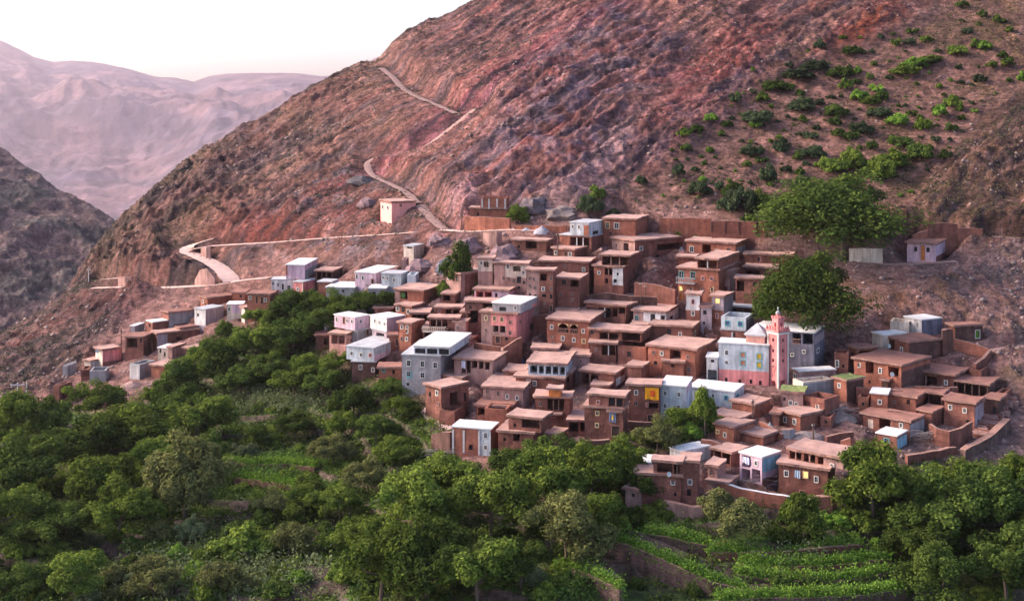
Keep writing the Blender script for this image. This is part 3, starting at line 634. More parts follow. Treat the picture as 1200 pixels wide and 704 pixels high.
house|432 452 456 349 338.5 8 g w|s 438 344 4 4; s 447 342 2 2|grey house with a white roof sunk behind the treetops, the narrower one
ruin|473 485 497 301 289 30 c g|s 480 290 6 2|crumbling cream house on the rocks below the upper road
ruin|470 476 479 317 304 20 q n||lone square stub of wall above the lilac-white house
house|446 459 487 262 237.5 68 H e| w 448.5 242.5 2 3.6; w 454.5 243.5 2 3.6; P 460 235 488 266 H; wm 469.5 240.5 2.2 2.6; D 472 260 3 4|lone salmon-pink house on the bare slope above the road
house|235 243 275 361 350 65 r t|w 238 353 1.6 3; s 241 357 1.6 3|red house with a long dark side just below the hairpin road
shed|272 287 291 354 343.5 20 r t|s 282 347 3 2|small red shed by the hairpin road junction
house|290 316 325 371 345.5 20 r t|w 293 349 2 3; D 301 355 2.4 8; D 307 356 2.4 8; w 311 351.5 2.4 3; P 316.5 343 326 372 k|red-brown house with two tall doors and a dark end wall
house|266 284 287 371 357 15 c w|w 268.5 362 1.6 3.4; P 272 356 282 367 l|cream and pink house with a whitish roof above the dark bush
house|283 287 312 378 361.5 70 c e||cream house with a tan roof partly hidden by the dark bush
house|228 241 262 380 363 45 u g|s 232 369 2 4; P 228 362 241 380 w|grey-white house with a cluttered concrete roof left of the cream houses
house|190 198 227 380 367 65 g t|P 188 366 198 380 m; s 225 374 3 3|grey block house under a red roof, the highest of the left cluster
house|172 179 200 390 378 65 m w|s 175.5 381.5 2 4|clay house with a cream-white roof in the left cluster
shed|155 158 169 391 382.5 50 g w||small grey hut with a white roof on the left cluster's outer edge
house|147 168 178 418 395.5 20 m t|o 148.5 396.5 161 407; s 165 399 2 5; P 168.5 394 178 420 k|brown house with an open loft and a dark side at the left cluster's edge
house|178 184 234 407 391.5 70 m e|o 197 393 203 395.5; o 206 394 213 400; P 184.5 391 196 407 u|wide clay house with a long pinkish roof across the left cluster
shed|207 211 236 391 386 65 r t||low red roof in the middle of the left cluster
house|185 198 210 421 408.5 45 c w|s 188 411 1.8 5; s 193 415 1.8 5|cream house with a bright white roof at the front of the left cluster
house|198 202 216 423 407.5 65 q e||pinkish house with a pale awning roof at the front of the left cluster
shed|216 222 240 421 409 60 k e|o 224 411 236 419|open shed with a tan roof beside the green treetops of the left cluster
ruin|152 164 182 444 427 40 g n|P 152 424 164 446 w; p 163 428 444|grey block shell without a roof, white on one face
house|177 193 213 442 429.5 40 r e||orange brick house with a plain tan roof at the front of the left cluster
house|112 120 142 430 410.5 65 p e|P 110 408 120.3 432 c; P 121 421 142 432 m; D 137 426 2.6 4; dish 117 411 5|bright pink cube house apart on the far left of the village
house|99 106 123 433 423.5 60 w e|P 98 422 106 434 c|cream and white hut leaning against the bright pink cube house
ruin|75 79 90 441 428.5 65 g n|P 74 440 84 450 m|small grey block cell at the far left tip of the village
ruin|105 124 128 446 434 15 g n||grey lilac block enclosure below the bright pink cube house
ruin|95 105 107 444 433 20 m n|o 97 434.5 104 441|empty brown frame of a room beside the grey lilac enclosure
ruin|62 70 84 474 452 60 m n|o 72 458 80 468|roofless brown ruin at the far left end by the round bush
house|842 901 904 451 405 15 b w|P 842 436 903 455 p; w 851.5 413 3.4 5; w 851.5 424.5 3.4 2.5; R 870.5 415.5 5 5.5; R 870.5 425 5 5.5; Y 889.5 417.5 4.5 6; Y 889.5 427.5 4.5 6; s 851 445 3 5; s 867 447 3 5; s 880 447 3 5; s 891 448.5 3 5|pale blue mosque building with a pink ground floor, red and yellow shutters
+lantern|874 896 901 402.5 398 20 s w|s 880 400.5 2 2|
house|828 841 843 446 419.5 12 w w|s 835 423 4 2; o 829.5 433.5 840 446|small white annex on posts at the left end of the mosque
house|882 954 966 432 390.5 14 v w|o 884.5 387.5 900 394; o 928.5 391 938.5 402.5 b; o 940.5 391.8 952.5 403; w 928.5 415.5 2 3; w 942 412 2.2 3; w 958.5 410.5 2.6 4.4; P 954.5 387 966 404 u|dark violet-grey block with a white flat roof behind the pink minaret
house|806 860 872 477 459.5 16 b w|w 828.5 462 3 4; w 835.5 463.5 3 4; U 851 466 3.4 4.6; U 864 464.5 2.4 4.6; s 835.5 470 3 3|long pale blue house with a white roof in front of the mosque
house|736 773 775 497 452.5 8 m e|w 745.5 459.5 3 5; wm 745 472.5 3 4.6; o 757 472 772 478.5; d 762 494 6 8; k 756 454 772 467.5 orange; k 756.2 471 760 477 red|brown three-storey house with a bright orange blanket hung on its upper wall
house|774 804 811 494 453.5 8 l w|P 773 450 804 500 b; w 779.5 460.5 3 4.6; w 795.5 462 3 4.4; w 779.5 475.5 3 4.4; w 795 477 3.2 4.6; s 779.5 488.5 3 3; P 804.5 450 812 496 b|pale lilac-blue three-storey house joined to the brown house with the orange blanket
house|858 884 903 489 475 30 r e||plain brick house under a notched dusty roof below the minaret
house|834 866 882 501 491.5 30 m e|o 836 493 855 499 |low clay house with an open loft under a dusty roof left of a tall pole
house|838 860 884 517 501.5 35 r e|w 849.5 509.5 2.4 4; y 841 505.5 2 2.5|stone-walled house with one small arched cream window
house|862 894 911 521 514.5 33 r e|s 865.5 514 4 6|low stone-walled house with a wide sloping dusty roof
house|829 840 850 568 547.5 30 q e|wm 833.5 553.5 2.6 4.6|narrow pale stone house below the open columned porch
house|836 857 876 546 531.5 40 m e|o 837 525.5 845 541 ; o 846.5 527 855.5 543|house with an open columned porch left of the faded blue house
house|867 893 915 567 536.5 35 l w|P 893.3 530 918 554 B; o 869.5 535 879.5 546.5; w 886 542.5 3 4.6; o 869 550.5 879 563 ; o 881 551 891 564; k 871 536 879 542 white; P 893.3 553 916 570 m|white-roofed house with a faded blue side wall and laundry on its balcony
house|912 970 978 586 551 22 m e|w 921.5 554.5 3.4 6; l 944 556 4.5 6.5; w 956.5 561.5 3.4 6; d 940 583 5.5 9; s 930 582 4 2; k 931.5 551 938 559 blue|large brown house with a long dusty roof and one orange-lit window
+storey|924 988 1010 552 538.5 25 m e|o 925.5 530 939 541.5 1; o 942 532.5 955 543.5 1; o 958 535.5 964.5 545.5; P 965 532 988 556 q; w 975 546 3.6 5; P 988.5 526 1011 556 g|
house|785 798 833 543 529.5 50 w w|s 788 524.5 2 5|bright white house at the back of the lower cluster
shed|740 762 764 552 543.5 5 w w||small shed with a sheet-white roof on the left of the lower cluster
house|745 798 800 592 558 15 m e|w 788.5 565 3 4; s 762 578.5 3 3; s 791 579 2 4; dish 784 554 6|lower clay house with a terrace roof and a satellite dish
+storey|766 798 800 557.5 542.5 28 m e|o 770 537 788 553; o 790 542 797 555 1 H|
house|798 817 820 590 542 10 m e|w 808.5 564.5 3.4 5; s 807 577 5 8|tall plain brown house with one large white window in the lower cluster
house|733 747 760 598 575 50 q e|s 742 580 2 4; s 738 573 2 4|round-cornered stone house at the left tip of the lower cluster
shed|829 852 864 577 571.5 20 q e||small shed roof just above the weeping tree in the lower cluster
house|1060 1080 1104 393 375.5 45 w w|w 1067 378.5 2 4.4; w 1075 380.5 2 5.6; P 1080.4 370 1105 394 v|white house with a white roof crowning the right-hand hamlet
shed|1043 1065 1068 390 378 30 c n||cream and pink parapet terrace left of the white house on top
house|1022 1034 1062 407 393 50 c w||cream house with a whitish lean-to roof below the pink parapet terrace
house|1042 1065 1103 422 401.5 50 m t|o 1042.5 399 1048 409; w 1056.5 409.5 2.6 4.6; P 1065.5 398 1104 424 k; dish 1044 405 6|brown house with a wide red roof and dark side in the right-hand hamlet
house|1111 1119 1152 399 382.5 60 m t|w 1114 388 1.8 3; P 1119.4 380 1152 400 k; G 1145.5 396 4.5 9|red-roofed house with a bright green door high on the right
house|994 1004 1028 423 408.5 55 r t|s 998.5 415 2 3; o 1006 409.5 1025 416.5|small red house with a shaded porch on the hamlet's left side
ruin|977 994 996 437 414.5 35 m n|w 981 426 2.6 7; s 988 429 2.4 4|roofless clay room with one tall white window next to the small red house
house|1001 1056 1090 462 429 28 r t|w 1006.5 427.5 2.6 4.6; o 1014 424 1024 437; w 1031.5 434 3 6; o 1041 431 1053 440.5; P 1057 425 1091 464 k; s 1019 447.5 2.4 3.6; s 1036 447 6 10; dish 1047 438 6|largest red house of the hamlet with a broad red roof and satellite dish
shed|1038 1041 1053 460 446.5 60 k t||small lean-to with its own red roof against the largest red house
house|977 992 1012 470 446.5 40 r G|w 983.5 451.5 2.8 4.4; P 992.5 443 1013 474 k|clay house with a grass-grown roof
house|929 936 980 448 435.5 65 q w|w 931 440 1.6 5; w 933.5 441 1.6 5|long low pinkish house under a white roof right of the minaret
ruin|929 941 977 467 447.5 55 c n|w 934.5 454.5 2.6 4.4; P 941.5 446 978 468 g|roofless cream and grey concrete room in front of the minaret
house|916 941 944 484 461 15 q G|w 926.5 471.5 2.6 5; w 933 473.5 2.6 5; s 919.5 467.5 1.6 4|clay house with two white windows and weeds on its roof
house|941 966 983 492 468 35 m n|w 958 477 2.6 4; o 941.5 470.5 949.5 478.5|walled clay house with one arched white window below the concrete room
house|915 938 964 503 487.5 40 r e|w 920 491.5 3 5; w 931 494 3 5|red house with two bright white windows and a flat tan roof
house|1020 1040 1043 483 462.5 15 r w|w 1031 471 2.4 4|narrow red stone house topped with a white slab
house|1041 1073 1090 485 466.5 18 r t|wm 1048 470.5 2.4 3.4; s 1065 471 3.6 5.4; P 1073.5 464 1091 486 k|red stone house with a rounded roof beside the white-slabbed house
house|1071 1118 1135 454 440.5 20 m t|o 1071.5 441.5 1098 449.5 1; w 1108.5 448 3 4.6; P 1118.5 438 1136 456 k|brown house with a deep shaded gallery under a red roof
house|1121 1158 1170 466 451.5 15 k t|o 1122 452.8 1156 463.5 3 H|open dark gallery house with thin posts on the hamlet's right side
house|1106 1142 1152 503 473.5 15 m t|w 1113.5 477 2.4 4.6; w 1130.5 480.5 3.2 5; s 1134 493.5 4 3; P 1142.5 470 1153 506 u; s 1146.5 495 2.2 8|round-edged brown house with two bright white windows above the walled yard
house|1087 1104 1111 478 462.5 20 k t|o 1088.5 464 1102 474|small dark porch room tucked between the red roofs of the hamlet
shed|1155 1170 1178 491 469 20 k t|s 1165 481 3.6 8|narrow dark shed with a black doorway beside the stone stairway
ruin|1167 1178 1185 476 461 25 m n|s 1172.5 470 3.6 7|roofless walled cell high on the stone stairway
shed|1005 1018 1022 480 466 30 m n|s 1011 473 2.4 3|low roofless walls left of the narrow house with the white slab
shed|1136 1150 1158 446 434 20 m n||broken roofless walls above the open dark gallery house
shed|962 974 980 500 489 35 m n|s 968 494 2.4 3|little roofless yard cell beside the grass-roofed clay house
shed|905 913 918 498 486 35 m t||tiny lean-to beside the red house with two bright white windows
house|655 668 674 452 438 15 m e|wm 660 444 2.4 3; o 663 441 667.5 449|small brown house squeezed beside the whitish colonnade gallery house
house|1077 1092 1105 499 483.5 35 m t||small brown house with a red roof at the corner of the walled yard
house|1011 1066 1083 512 494.5 25 m t|P 1017.5 492 1023 501 c; o 1030 489 1044 501; w 1056 498.5 3 4; P 1066.4 490 1084 520 g|brown house with a grey side wall and a pale patch on its front
shed|1027 1051 1063 526 511.5 25 m w|wt 1039 516.5 5 5.5; P 1051.4 508 1063 530 B|white-slabbed shed with a teal window above the bright green tree
house|1063 1096 1111 308 286.5 12 l t|s 1073 292 3.6 5.6; s 1087.5 292.8 4 5.6; O 1081.5 305 4 17; P 1097 284 1111 292 l; P 1097 293 1112 308 m|lone lilac house with a red roof and an orange door high on the right
""".strip().split("\n")
HOUSES = [house(s, i * 3.7) for i, s in enumerate(SPECS)]

# cut level plots and keep the hillside out of the rooms
for ox, oy, u, v, W, Dp, zb in FOOT:
    cx, cy = ox + u[0] * W / 2 + v[0] * Dp / 2, oy + u[1] * W / 2 + v[1] * Dp / 2; R = W + Dp + 6
    r0, r1 = np.searchsorted(ROWS, cy - R), np.searchsorted(ROWS, cy + R)
    pa, pb = CX + F * (cx - R) / cy, CX + F * (cx + R) / cy
    c0, c1 = max(0, np.searchsorted(COLS, pa) - 4), min(len(COLS), np.searchsorted(COLS, pb) + 4)
    X, Y = XX[r0:r1, c0:c1], DD[r0:r1, c0:c1]
    la = (X - ox) * u[0] + (Y - oy) * u[1]; lb = (X - ox) * v[0] + (Y - oy) * v[1]
    dist = np.hypot(np.maximum(np.maximum(-la, la - W), 0), np.maximum(-lb, 0)); back = lb > Dp + 0.3
    lim = zb - 0.15 + np.maximum(0, dist - 0.6) * 0.75
    sub = H[r0:r1, c0:c1]; sub[...] = np.where(back, sub, np.minimum(sub, lim))
# ------------------------------------------------------------------ hillside relief, terraces, roads
top_line = np.interp(PX, [-200, 0, 60, 100, 150, 230, 320, 400, 520, 600, 700, 900, 1000, 1050, 1110, 1200, 1400],
                     [490, 480, 470, 440, 372, 342, 312, 312, 305, 266, 252, 256, 300, 300, 300, 300, 300])
m_mtn = sstep(-4, 26, top_line - PY)                        # bare mountain above the houses
GARDEN = [(-200, 470), (0, 470), (60, 476), (130, 482), (185, 452), (215, 420), (250, 396), (262, 384), (300, 388), (335, 352), (375, 340), (460, 342), (462, 368), (380, 395), (385, 415),
          (470, 460), (500, 470), (520, 500), (530, 560), (600, 545), (680, 535), (740, 505), (770, 500), (800, 480), (815, 460), (850, 480), (835, 505), (770, 530), (735, 560), (735, 600), (800, 608), (870, 585),
          (980, 605), (1010, 540), (1070, 540), (1200, 545), (1400, 545), (1400, 900), (-200, 900)]
def blur(a, n):
    for ax in (0, 1):
        for _ in range(2):
            c = np.cumsum(np.insert(np.pad(a, [(n, n) if k == ax else (0, 0) for k in (0, 1)], mode='edge'), 0, 0, axis=ax), axis=ax)
            s1 = [slice(None)] * 2; s2 = [slice(None)] * 2; s1[ax] = slice(2 * n + 1, None); s2[ax] = slice(0, -2 * n - 1)
            a = (c[tuple(s1)] - c[tuple(s2)]) / (2 * n + 1)
    return a
m_gar = blur(inpoly(GARDEN, PX, PY).astype(float), 4)
m_hill = blur(inpoly([(700, 262), (760, 210), (860, 140), (900, 95), (1010, 60), (1120, 0), (1160, -60), (1400, -60), (1400, 130), (1240, 130), (1120, 190), (1080, 240), (1000, 270)], PX, PY).astype(float), 5)
m_tan = blur(inpoly([(1060, 262), (1090, 215), (1150, 150), (1200, 110), (1400, 60), (1400, 300), (1120, 285)], PX, PY).astype(float), 5)
m_out = blur(inpoly([(520, 262), (545, 190), (600, 110), (650, 60), (720, 10), (760, 40), (800, 60), (770, 120), (720, 160), (700, 200), (680, 240), (620, 262)], PX, PY).astype(float), 6)
m_fan = blur(inpoly([(600, 262), (640, 235), (690, 205), (720, 150), (745, 150), (735, 195), (700, 235), (650, 262)], PX, PY).astype(float), 3)
m_left = blur(inpoly([(-200, 500), (0, 470), (95, 445), (150, 372), (150, 330), (100, 330), (60, 360), (-200, 420)], PX, PY).astype(float), 5)
m_crest = sstep(420, 150, PX) * m_mtn
m_cliff = blur(inpoly([(1050, 400), (1060, 345), (1110, 320), (1160, 295), (1400, 290), (1400, 470), (1190, 470), (1150, 400), (1110, 365)], PX, PY).astype(float), 4)
m_clay = blur(inpoly([(985, 400), (985, 320), (1050, 305), (1110, 308), (1060, 350), (1045, 400)], PX, PY).astype(float), 3)
X, Y = XX, DD
CR = (H0 - 0.64 * X + 0.15 * Y); AL = (X * 0.8 + H0 * 0.5)  # across and along the tilted beds
wx, wy = fbm(X / 40, Y / 40, 1, 3) * 6, fbm(X / 40, Y / 40, 5, 3) * 6
beds = ridged((CR + wx * .6) / 9, AL / 60, Y / 70, 4, 0.55)
rock = ridged((X + wx) / 16, (Y + wy) / 16, H0 / 14, 5, 0.52)
gull = ridged((X * 0.85 + Y * 0.25 + wx) / 22, (H0 + Y * .2) / 70, 2, 4, 0.5)
fine = fbm(X / 2.6, Y / 2.6, H0 / 2.6, 4, 0.6)
mid_r = ridged((X + wx * .5) / 6.5, (Y + wy * .5) / 6.5, H0 / 5.5, 4, .58)
crag = ridged((CR + wx * .35) / 2.2, AL / 9, Y / 7, 4, .62) * .8 + ridged((CR + wx * .3) / .9, AL / 3.2, Y / 2.6, 2, .6) * .42; patchy = sstep(-.25, .45, fbm(X / 30, Y / 30, H0 / 24 + 3, 4, .55))
relief = m_mtn * (1 - 0.65 * m_hill) * (beds * .9 + rock * 0.5 + gull * 0.6 + (mid_r * .22 + crag * .46) * (.35 + .9 * patchy)) + m_mtn * fine * (0.25 + .3 * patchy) * (1 - .4 * m_hill)
relief += m_mtn * fbm(X / .9, Y / .9, H0 / .9, 2, .6) * .13
relief += m_out * m_mtn * (ridged((CR + wx * .5) / 4, AL / 22, Y / 20, 4, .55) * 1.3) + m_crest * (np.maximum(0, ridged(X / 7, Y / 7, H0 / 7, 4, .55)) ** 1.3 * 1.5)
relief += - m_left * m_mtn * (beds * .5 + rock * .3 + gull * .4 + mid_r * .25 * patchy) + m_left * (fine * 0.35 + mid_r * .15) + m_cliff * (ridged((H0 + X * .7) / 5, (X - Y) / 30, 0, 4) * 1.0) + m_clay * ridged(X / 5, H0 / 20, 4, 4) * .6
relief += (1 - m_mtn) * (1 - m_gar) * ((fine * .5 + np.maximum(0, mid_r - .2) * .5) + fbm(X / .9, Y / .9, H0 / .9, 2, .6) * .12) + m_gar * fine * 0.10
relief *= 1 - .6 * m_left
for tr in ([(447, 80), (472, 104), (510, 122), (535, 133)], [(556, 128), (500, 172), (436, 183), (434, 205), (475, 224), (490, 238)], [(492, 240), (522, 270)], [(210, 292), (262, 287), (380, 279), (478, 273), (545, 272), (600, 268)], [(272, 330), (246, 306), (212, 292)]):
    best_ = np.full(H.shape, 1e9)
    for (ax_, ay_), (bx_, by_) in zip(tr[:-1], tr[1:]):
        vx_, vy_ = bx_ - ax_, by_ - ay_; t_ = np.clip(((PX - ax_) * vx_ + (PY - ay_) * vy_) / (vx_ ** 2 + vy_ ** 2), 0, 1); best_ = np.minimum(best_, np.hypot(PX - ax_ - t_ * vx_, PY - ay_ - t_ * vy_))
    relief *= .22 + .78 * sstep(3, 30, best_)
edge_damp = sstep(0, 1, np.clip((top_line - PY) / 22, 0, 1) + m_left + m_cliff + .15)
keep = np.ones_like(H)
for ox, oy, u, v, W, Dp, zb in FOOT:
    c, r = np.searchsorted(COLS, CX + F * ox / oy), np.searchsorted(ROWS, oy)
    c0, c1, r0, r1 = max(0, c - 70), c + 70, max(0, r - 45), r + 70
    la = (X[r0:r1, c0:c1] - ox) * u[0] + (Y[r0:r1, c0:c1] - oy) * u[1]; lb = (X[r0:r1, c0:c1] - ox) * v[0] + (Y[r0:r1, c0:c1] - oy) * v[1]
    dist = np.hypot(np.maximum(np.maximum(-la, la - W), 0), np.maximum(np.maximum(-lb, lb - Dp), 0))
    keep[r0:r1, c0:c1] = np.minimum(keep[r0:r1, c0:c1], sstep(0, 4, dist))
H = H + relief * edge_damp * keep
# garden terraces: level beds held by steep dry stone banks
STEP = 1.5
tz = H0 + fbm(X / 34, Y / 34, 3, 3) * 1.7 + fbm(X / 9, Y / 9, 8, 2) * 0.18
q = tz / STEP; fr_ = q - np.floor(q); bank = sstep(0.80, 0.985, fr_)
tern = (np.floor(q) + 0.16 * fr_ / .8 * (fr_ < .8) + (fr_ >= .8) * (0.16 + 0.84 * bank)) * STEP
m_ter = m_gar * keep * sstep(0.3, 0.9, m_gar) * sstep(215, 205, PX * 0 + Y * (1 - 0.0)) 
m_ter = np.maximum(m_ter, m_gar * keep * 0.85 * (Y < 300))
H = H + m_ter * (tern - tz)
riser = m_ter * sstep(0.80, 0.86, fr_) * (1 - 0.0 * fr_)
lip = m_ter * sstep(0.78, 0.62, fr_) * (fr_ > 0.0) * sstep(0.0, .25, fr_) * 0 + m_ter * ((fr_ < 0.16))

# hand-built terraces at the lower right: rim lines (photo x, base y, rim y)
TERR = [('pinkish stone terrace wall curving down to the right, the longest one', [(700, 645, 630), (722, 652, 634), (748, 662, 642), (778, 675, 655), (806, 687, 668), (836, 697, 681), (872, 704, 690)], 6.5, 'K'),
        ('upper curved stone terrace wall below the bright crop strip', [(758, 634, 624), (782, 640, 628), (806, 645, 633), (830, 650, 638)], 5, 'K'),
        ('dark terrace wall in front of the drooping tree', [(832, 655, 645), (870, 657, 646), (915, 658, 646), (960, 652, 641), (1010, 646, 637)], 5, 'm'),
        ('stone terrace wall under the long hedge at lower right', [(862, 684, 672), (895, 689, 677), (935, 692, 680), (985, 691, 679), (1040, 682, 670)], 6, 'K'),
        ('low terrace wall along the brown ploughed strip', [(868, 668, 660), (910, 671, 662), (960, 672, 662), (1042, 664, 654)], 5, 'm'),
        ('terrace wall at the bottom edge below the long hedge', [(840, 716, 704), (890, 712, 700), (950, 712, 699), (1010, 709, 696), (1060, 702, 690)], 5, 'K'),
        ('short stone terrace wall left of the longest one', [(672, 676, 664), (700, 690, 676), (728, 706, 690)], 5, 'K'),
        ('dark stone terrace wall in the middle gardens, the upper one', [(262, 547, 541), (300, 551, 544), (340, 549, 543), (370, 552, 547)], 4, 'k'),
        ('dark stone terrace wall in the middle gardens, the lower one', [(258, 562, 556), (300, 570, 562), (338, 575, 567), (372, 586, 578)], 4, 'k')]
RIM = np.zeros_like(H)
for lb_, pts_, dep_, mk_ in TERR:
    A_ = [base_at(a, b) for a, b, c in pts_]; pxs = [a for a, b, c in pts_]
    Dw = np.interp(COLS, pxs, [p.y for p in A_], left=1e6, right=1e6)[None, :]; zt_ = np.interp(COLS, pxs, [-p.y * (c - HZ) / F for p, (a, b, c) in zip(A_, pts_)])[None, :]; zb_ = np.interp(COLS, pxs, [p.z for p in A_])[None, :]
    be = (DD > Dw + .1) & (DD < Dw + dep_); H = np.where(be, zt_ - .12 + .02 * (DD - Dw), H); fr2 = (DD <= Dw + .1) & (DD > Dw - 1.5) & (Dw < 1e5); H = np.where(fr2, np.minimum(H, zb_ + .1), H)
    RIM = np.maximum(RIM, be * sstep(1.6, .5, DD - Dw)); m_gar = np.where(be | fr2, 1.0, m_gar)
def resample(pts, step=1.2):
    out = [Vector(pts[0])]
    for a, b in zip(pts[:-1], pts[1:]):
        a, b = Vector(a), Vector(b); n = max(1, int((b - a).length / step))
        for i in range(1, n + 1): out.append(a.lerp(b, i / n))
    return out
def smooth(pts, it=8):
    p = [v.copy() for v in pts]
    for _ in range(it):
        p = [p[0]] + [(p[i - 1] + p[i] * 2 + p[i + 1]) / 4 for i in range(1, len(p) - 1)] + [p[-1]]
    return p
PATHC = mat('dusty_track', (0.60, 0.40, 0.35), 0.14, 0.5, 0.95, 0.3, 3)
def road(name, px, width, m=PATHC, soft=1.9):
    global H
    pts = smooth(resample([base_at(a, b) for a, b in px]), 14)
    P = np.array([tuple(p) for p in pts]); R = width / 2
    pc = CX + F * P[:, 0] / P[:, 1]
    r0, r1 = np.searchsorted(ROWS, P[:, 1].min() - 12), np.searchsorted(ROWS, P[:, 1].max() + 9)
    c0, c1 = max(0, np.searchsorted(COLS, pc.min() - 45)), min(len(COLS), np.searchsorted(COLS, pc.max() + 45))
    gx, gy = XX[r0:r1, c0:c1].ravel(), DD[r0:r1, c0:c1].ravel()
    best = np.full(len(gx), 1e9); bz = np.zeros(len(gx))
    for p in P:
        d = (gx - p[0]) ** 2 + (gy - p[1]) ** 2; k = d < best; best[k] = d[k]; bz[k] = p[2]
    d = np.sqrt(best).reshape(r1 - r0, c1 - c0); bz = bz.reshape(d.shape); wgt = 1 - sstep(R + 0.2, R + soft, d)
    H[r0:r1, c0:c1] = H[r0:r1, c0:c1] * (1 - wgt) + (bz - 0.10) * wgt
    V = []; Fc = []
    for i, p in enumerate(pts):
        d = pts[min(i + 1, len(pts) - 1)] - pts[max(i - 1, 0)]; nrm = Vector((-d.y, d.x, 0)).normalized()
        rr = R * (1 + 0.25 * mnoise.noise(p * 0.35))
        for k in range(4):
            o = p + nrm * rr * (k / 1.5 - 1); V.append((o.x, o.y, o.z + 0.05 + (0.06 if k in (1, 2) else -0.05)))
        if i:
            for k in range(3): a = (i - 1) * 4 + k; Fc.append((a, a + 1, a + 5, a + 4))
    o = link(name, mesh_np(name, V, Fc, [m], None, True)); tag(o, kind='structure'); return o
road('upper_road', [(222, 293), (236, 289), (262, 287), (320, 284), (380, 279), (430, 276), (478, 273), (520, 268), (545, 272), (600, 268), (640, 270)], 4.0)
road('hairpin_road', [(272, 330), (262, 316), (246, 306), (228, 298), (212, 292), (225, 286), (252, 279)], 4.6)
road('lower_road', [(112, 337), (150, 336), (190, 337), (230, 335), (262, 333), (276, 329), (300, 326), (318, 325)], 4.4)
road('valley_track', [(110, 329), (122, 327), (136, 326), (152, 325)], 2.6)
TRAIL = mat('trail_dust', (0.33, 0.20, 0.175), 0.14, 0.6, 0.95, 0.3, 3)
road('ridge_trail', [(447, 80), (460, 90), (472, 104), (490, 114), (510, 122), (535, 133)], 2.4, TRAIL, 6)
road('slope_trail', [(556, 128), (500, 172), (470, 180), (436, 183), (428, 190), (434, 205), (450, 212), (475, 224), (490, 238)], 2.2, TRAIL, 6)
road('hut_trail', [(492, 240), (500, 250), (512, 262), (522, 270)], 2.6, TRAIL, 5)
road('bend_path', [(499, 478), (503, 488), (510, 496), (522, 501), (532, 502)], 2.6)
road('right_track', [(1000, 305), (1040, 311), (1080, 308), (1120, 306)], 3.0, mat('red_track', (0.42, 0.24, 0.19), .14, .6, .95, .3, 3))
road('scree_path', [(1160, 411), (1180, 404), (1200, 404), (1240, 408)], 2.0, TRAIL)
road('hill_track', [(1162, 277), (1185, 278), (1215, 282), (1260, 284)], 3.4, TRAIL)

# ------------------------------------------------------------------ kinds of ground
def mixc(a, b, t): return a * (1 - t[..., None]) + b * t[..., None]
C = lambda *c: np.array(c, float)
n1 = fbm(X / 26, Y / 26, H0 / 20, 5, .55); n2 = fbm(X / 5, Y / 5, H0 / 5, 4, .6); n3 = fbm(X / 60 + 9, Y / 60, H0 / 40, 3)
bedc = fbm((CR + wx) / 7, AL / 90, Y / 90, 4, .6)
col = mixc(np.broadcast_to(C(.30, .165, .135), X.shape + (3,)), C(.35, .20, .15), sstep(-.4, .5, n1))
col = mixc(col, C(.20, .145, .145), sstep(.05, .55, bedc + .3 * n2) * .75)                     # grey beds
col = mixc(col, C(.33, .13, .115), sstep(.1, .6, -bedc + .35 * n3) * .7)                      # red beds
col = mixc(col, C(.27, .185, .13), m_crest * sstep(-.3, .5, n1 + .4 * n2) * .8)               # tan scrub near the crest
lineq = (PY - 205) + 0.64 * (PX - 430)
col = mixc(col, C(.29, .105, .125), np.exp(-((lineq + 4 + 6 * n1) / 15) ** 2) * m_mtn * (PX > 395) * .6)     # wine-red bed
col = mixc(col, C(.12, .085, .09), sstep(20, 70, -lineq) * m_mtn * sstep(-.25, .5, n1 + .5 * bedc) * .62 * sstep(430, 560, PX) * (1 - m_hill))
dk = np.exp(-((lineq + 9 + 5 * n1) / 3.6) ** 2) * (PX > 480) * (PX < 740) * m_mtn; col = mixc(col, C(.085, .045, .07), dk * .8); col = mixc(col, C(.44, .22, .22), np.exp(-((lineq - 3 + 5 * n1) / 3.0) ** 2) * (PX > 440) * (PX < 760) * m_mtn * .6)
col = mixc(col, C(.21, .175, .185), m_out * sstep(-.5, .3, n2 + .6 * bedc) * .75)
col = mixc(col, C(.36, .23, .22), m_out * sstep(.15, .6, n1 - .3 * n2) * .8)
col = mixc(col, C(.45, .325, .285), m_fan * .8)
col = mixc(col, C(.36, .21, .165), m_hill * .85); col = mixc(col, C(.25, .16, .10), m_hill * sstep(0, .6, n1 + .5 * n2) * sstep(980, 1100, PX) * .8)
col = mixc(col, C(.22, .135, .095), m_tan * .85); col = mixc(col, C(.085, .06, .055), m_tan * sstep(.05, .45, bedc + .3 * n2) * .75)
redpatch = np.exp(-(((PX - 1020) / 45) ** 2 + ((PY - 38 + (PX - 1020) * .55) / 14) ** 2)); col = mixc(col, C(.42, .12, .07), redpatch * .85)
redr = blur(inpoly([(760, 215), (830, 130), (890, 100), (900, 60), (1000, 0), (900, 0), (830, 60), (780, 130), (735, 190)], PX, PY).astype(float), 6)
col = mixc(col, C(.33, .12, .10), redr * sstep(-.5, .3, n1) * .8)
rb = np.exp(-(((PX - 575) / 32) ** 2 + ((PY - 262) / 9) ** 2)); col = mixc(col, C(.38, .12, .095), rb * .9)
mid = blur(inpoly([(280, 300), (330, 240), (400, 195), (440, 215), (440, 262), (520, 268), (520, 320), (430, 320), (330, 310)], PX, PY).astype(float), 5)
col = mixc(col, C(.30, .13, .12), mid * sstep(-.2, .5, n1) * .7); col = mixc(col, C(.215, .19, .20), mid * sstep(.0, .45, n2 + .5 * bedc) * .8)
lr = np.exp(-(((PX - 305) / 60) ** 2 + ((PY - 272) / 16) ** 2)); col = mixc(col, C(.36, .10, .075), lr * .7)
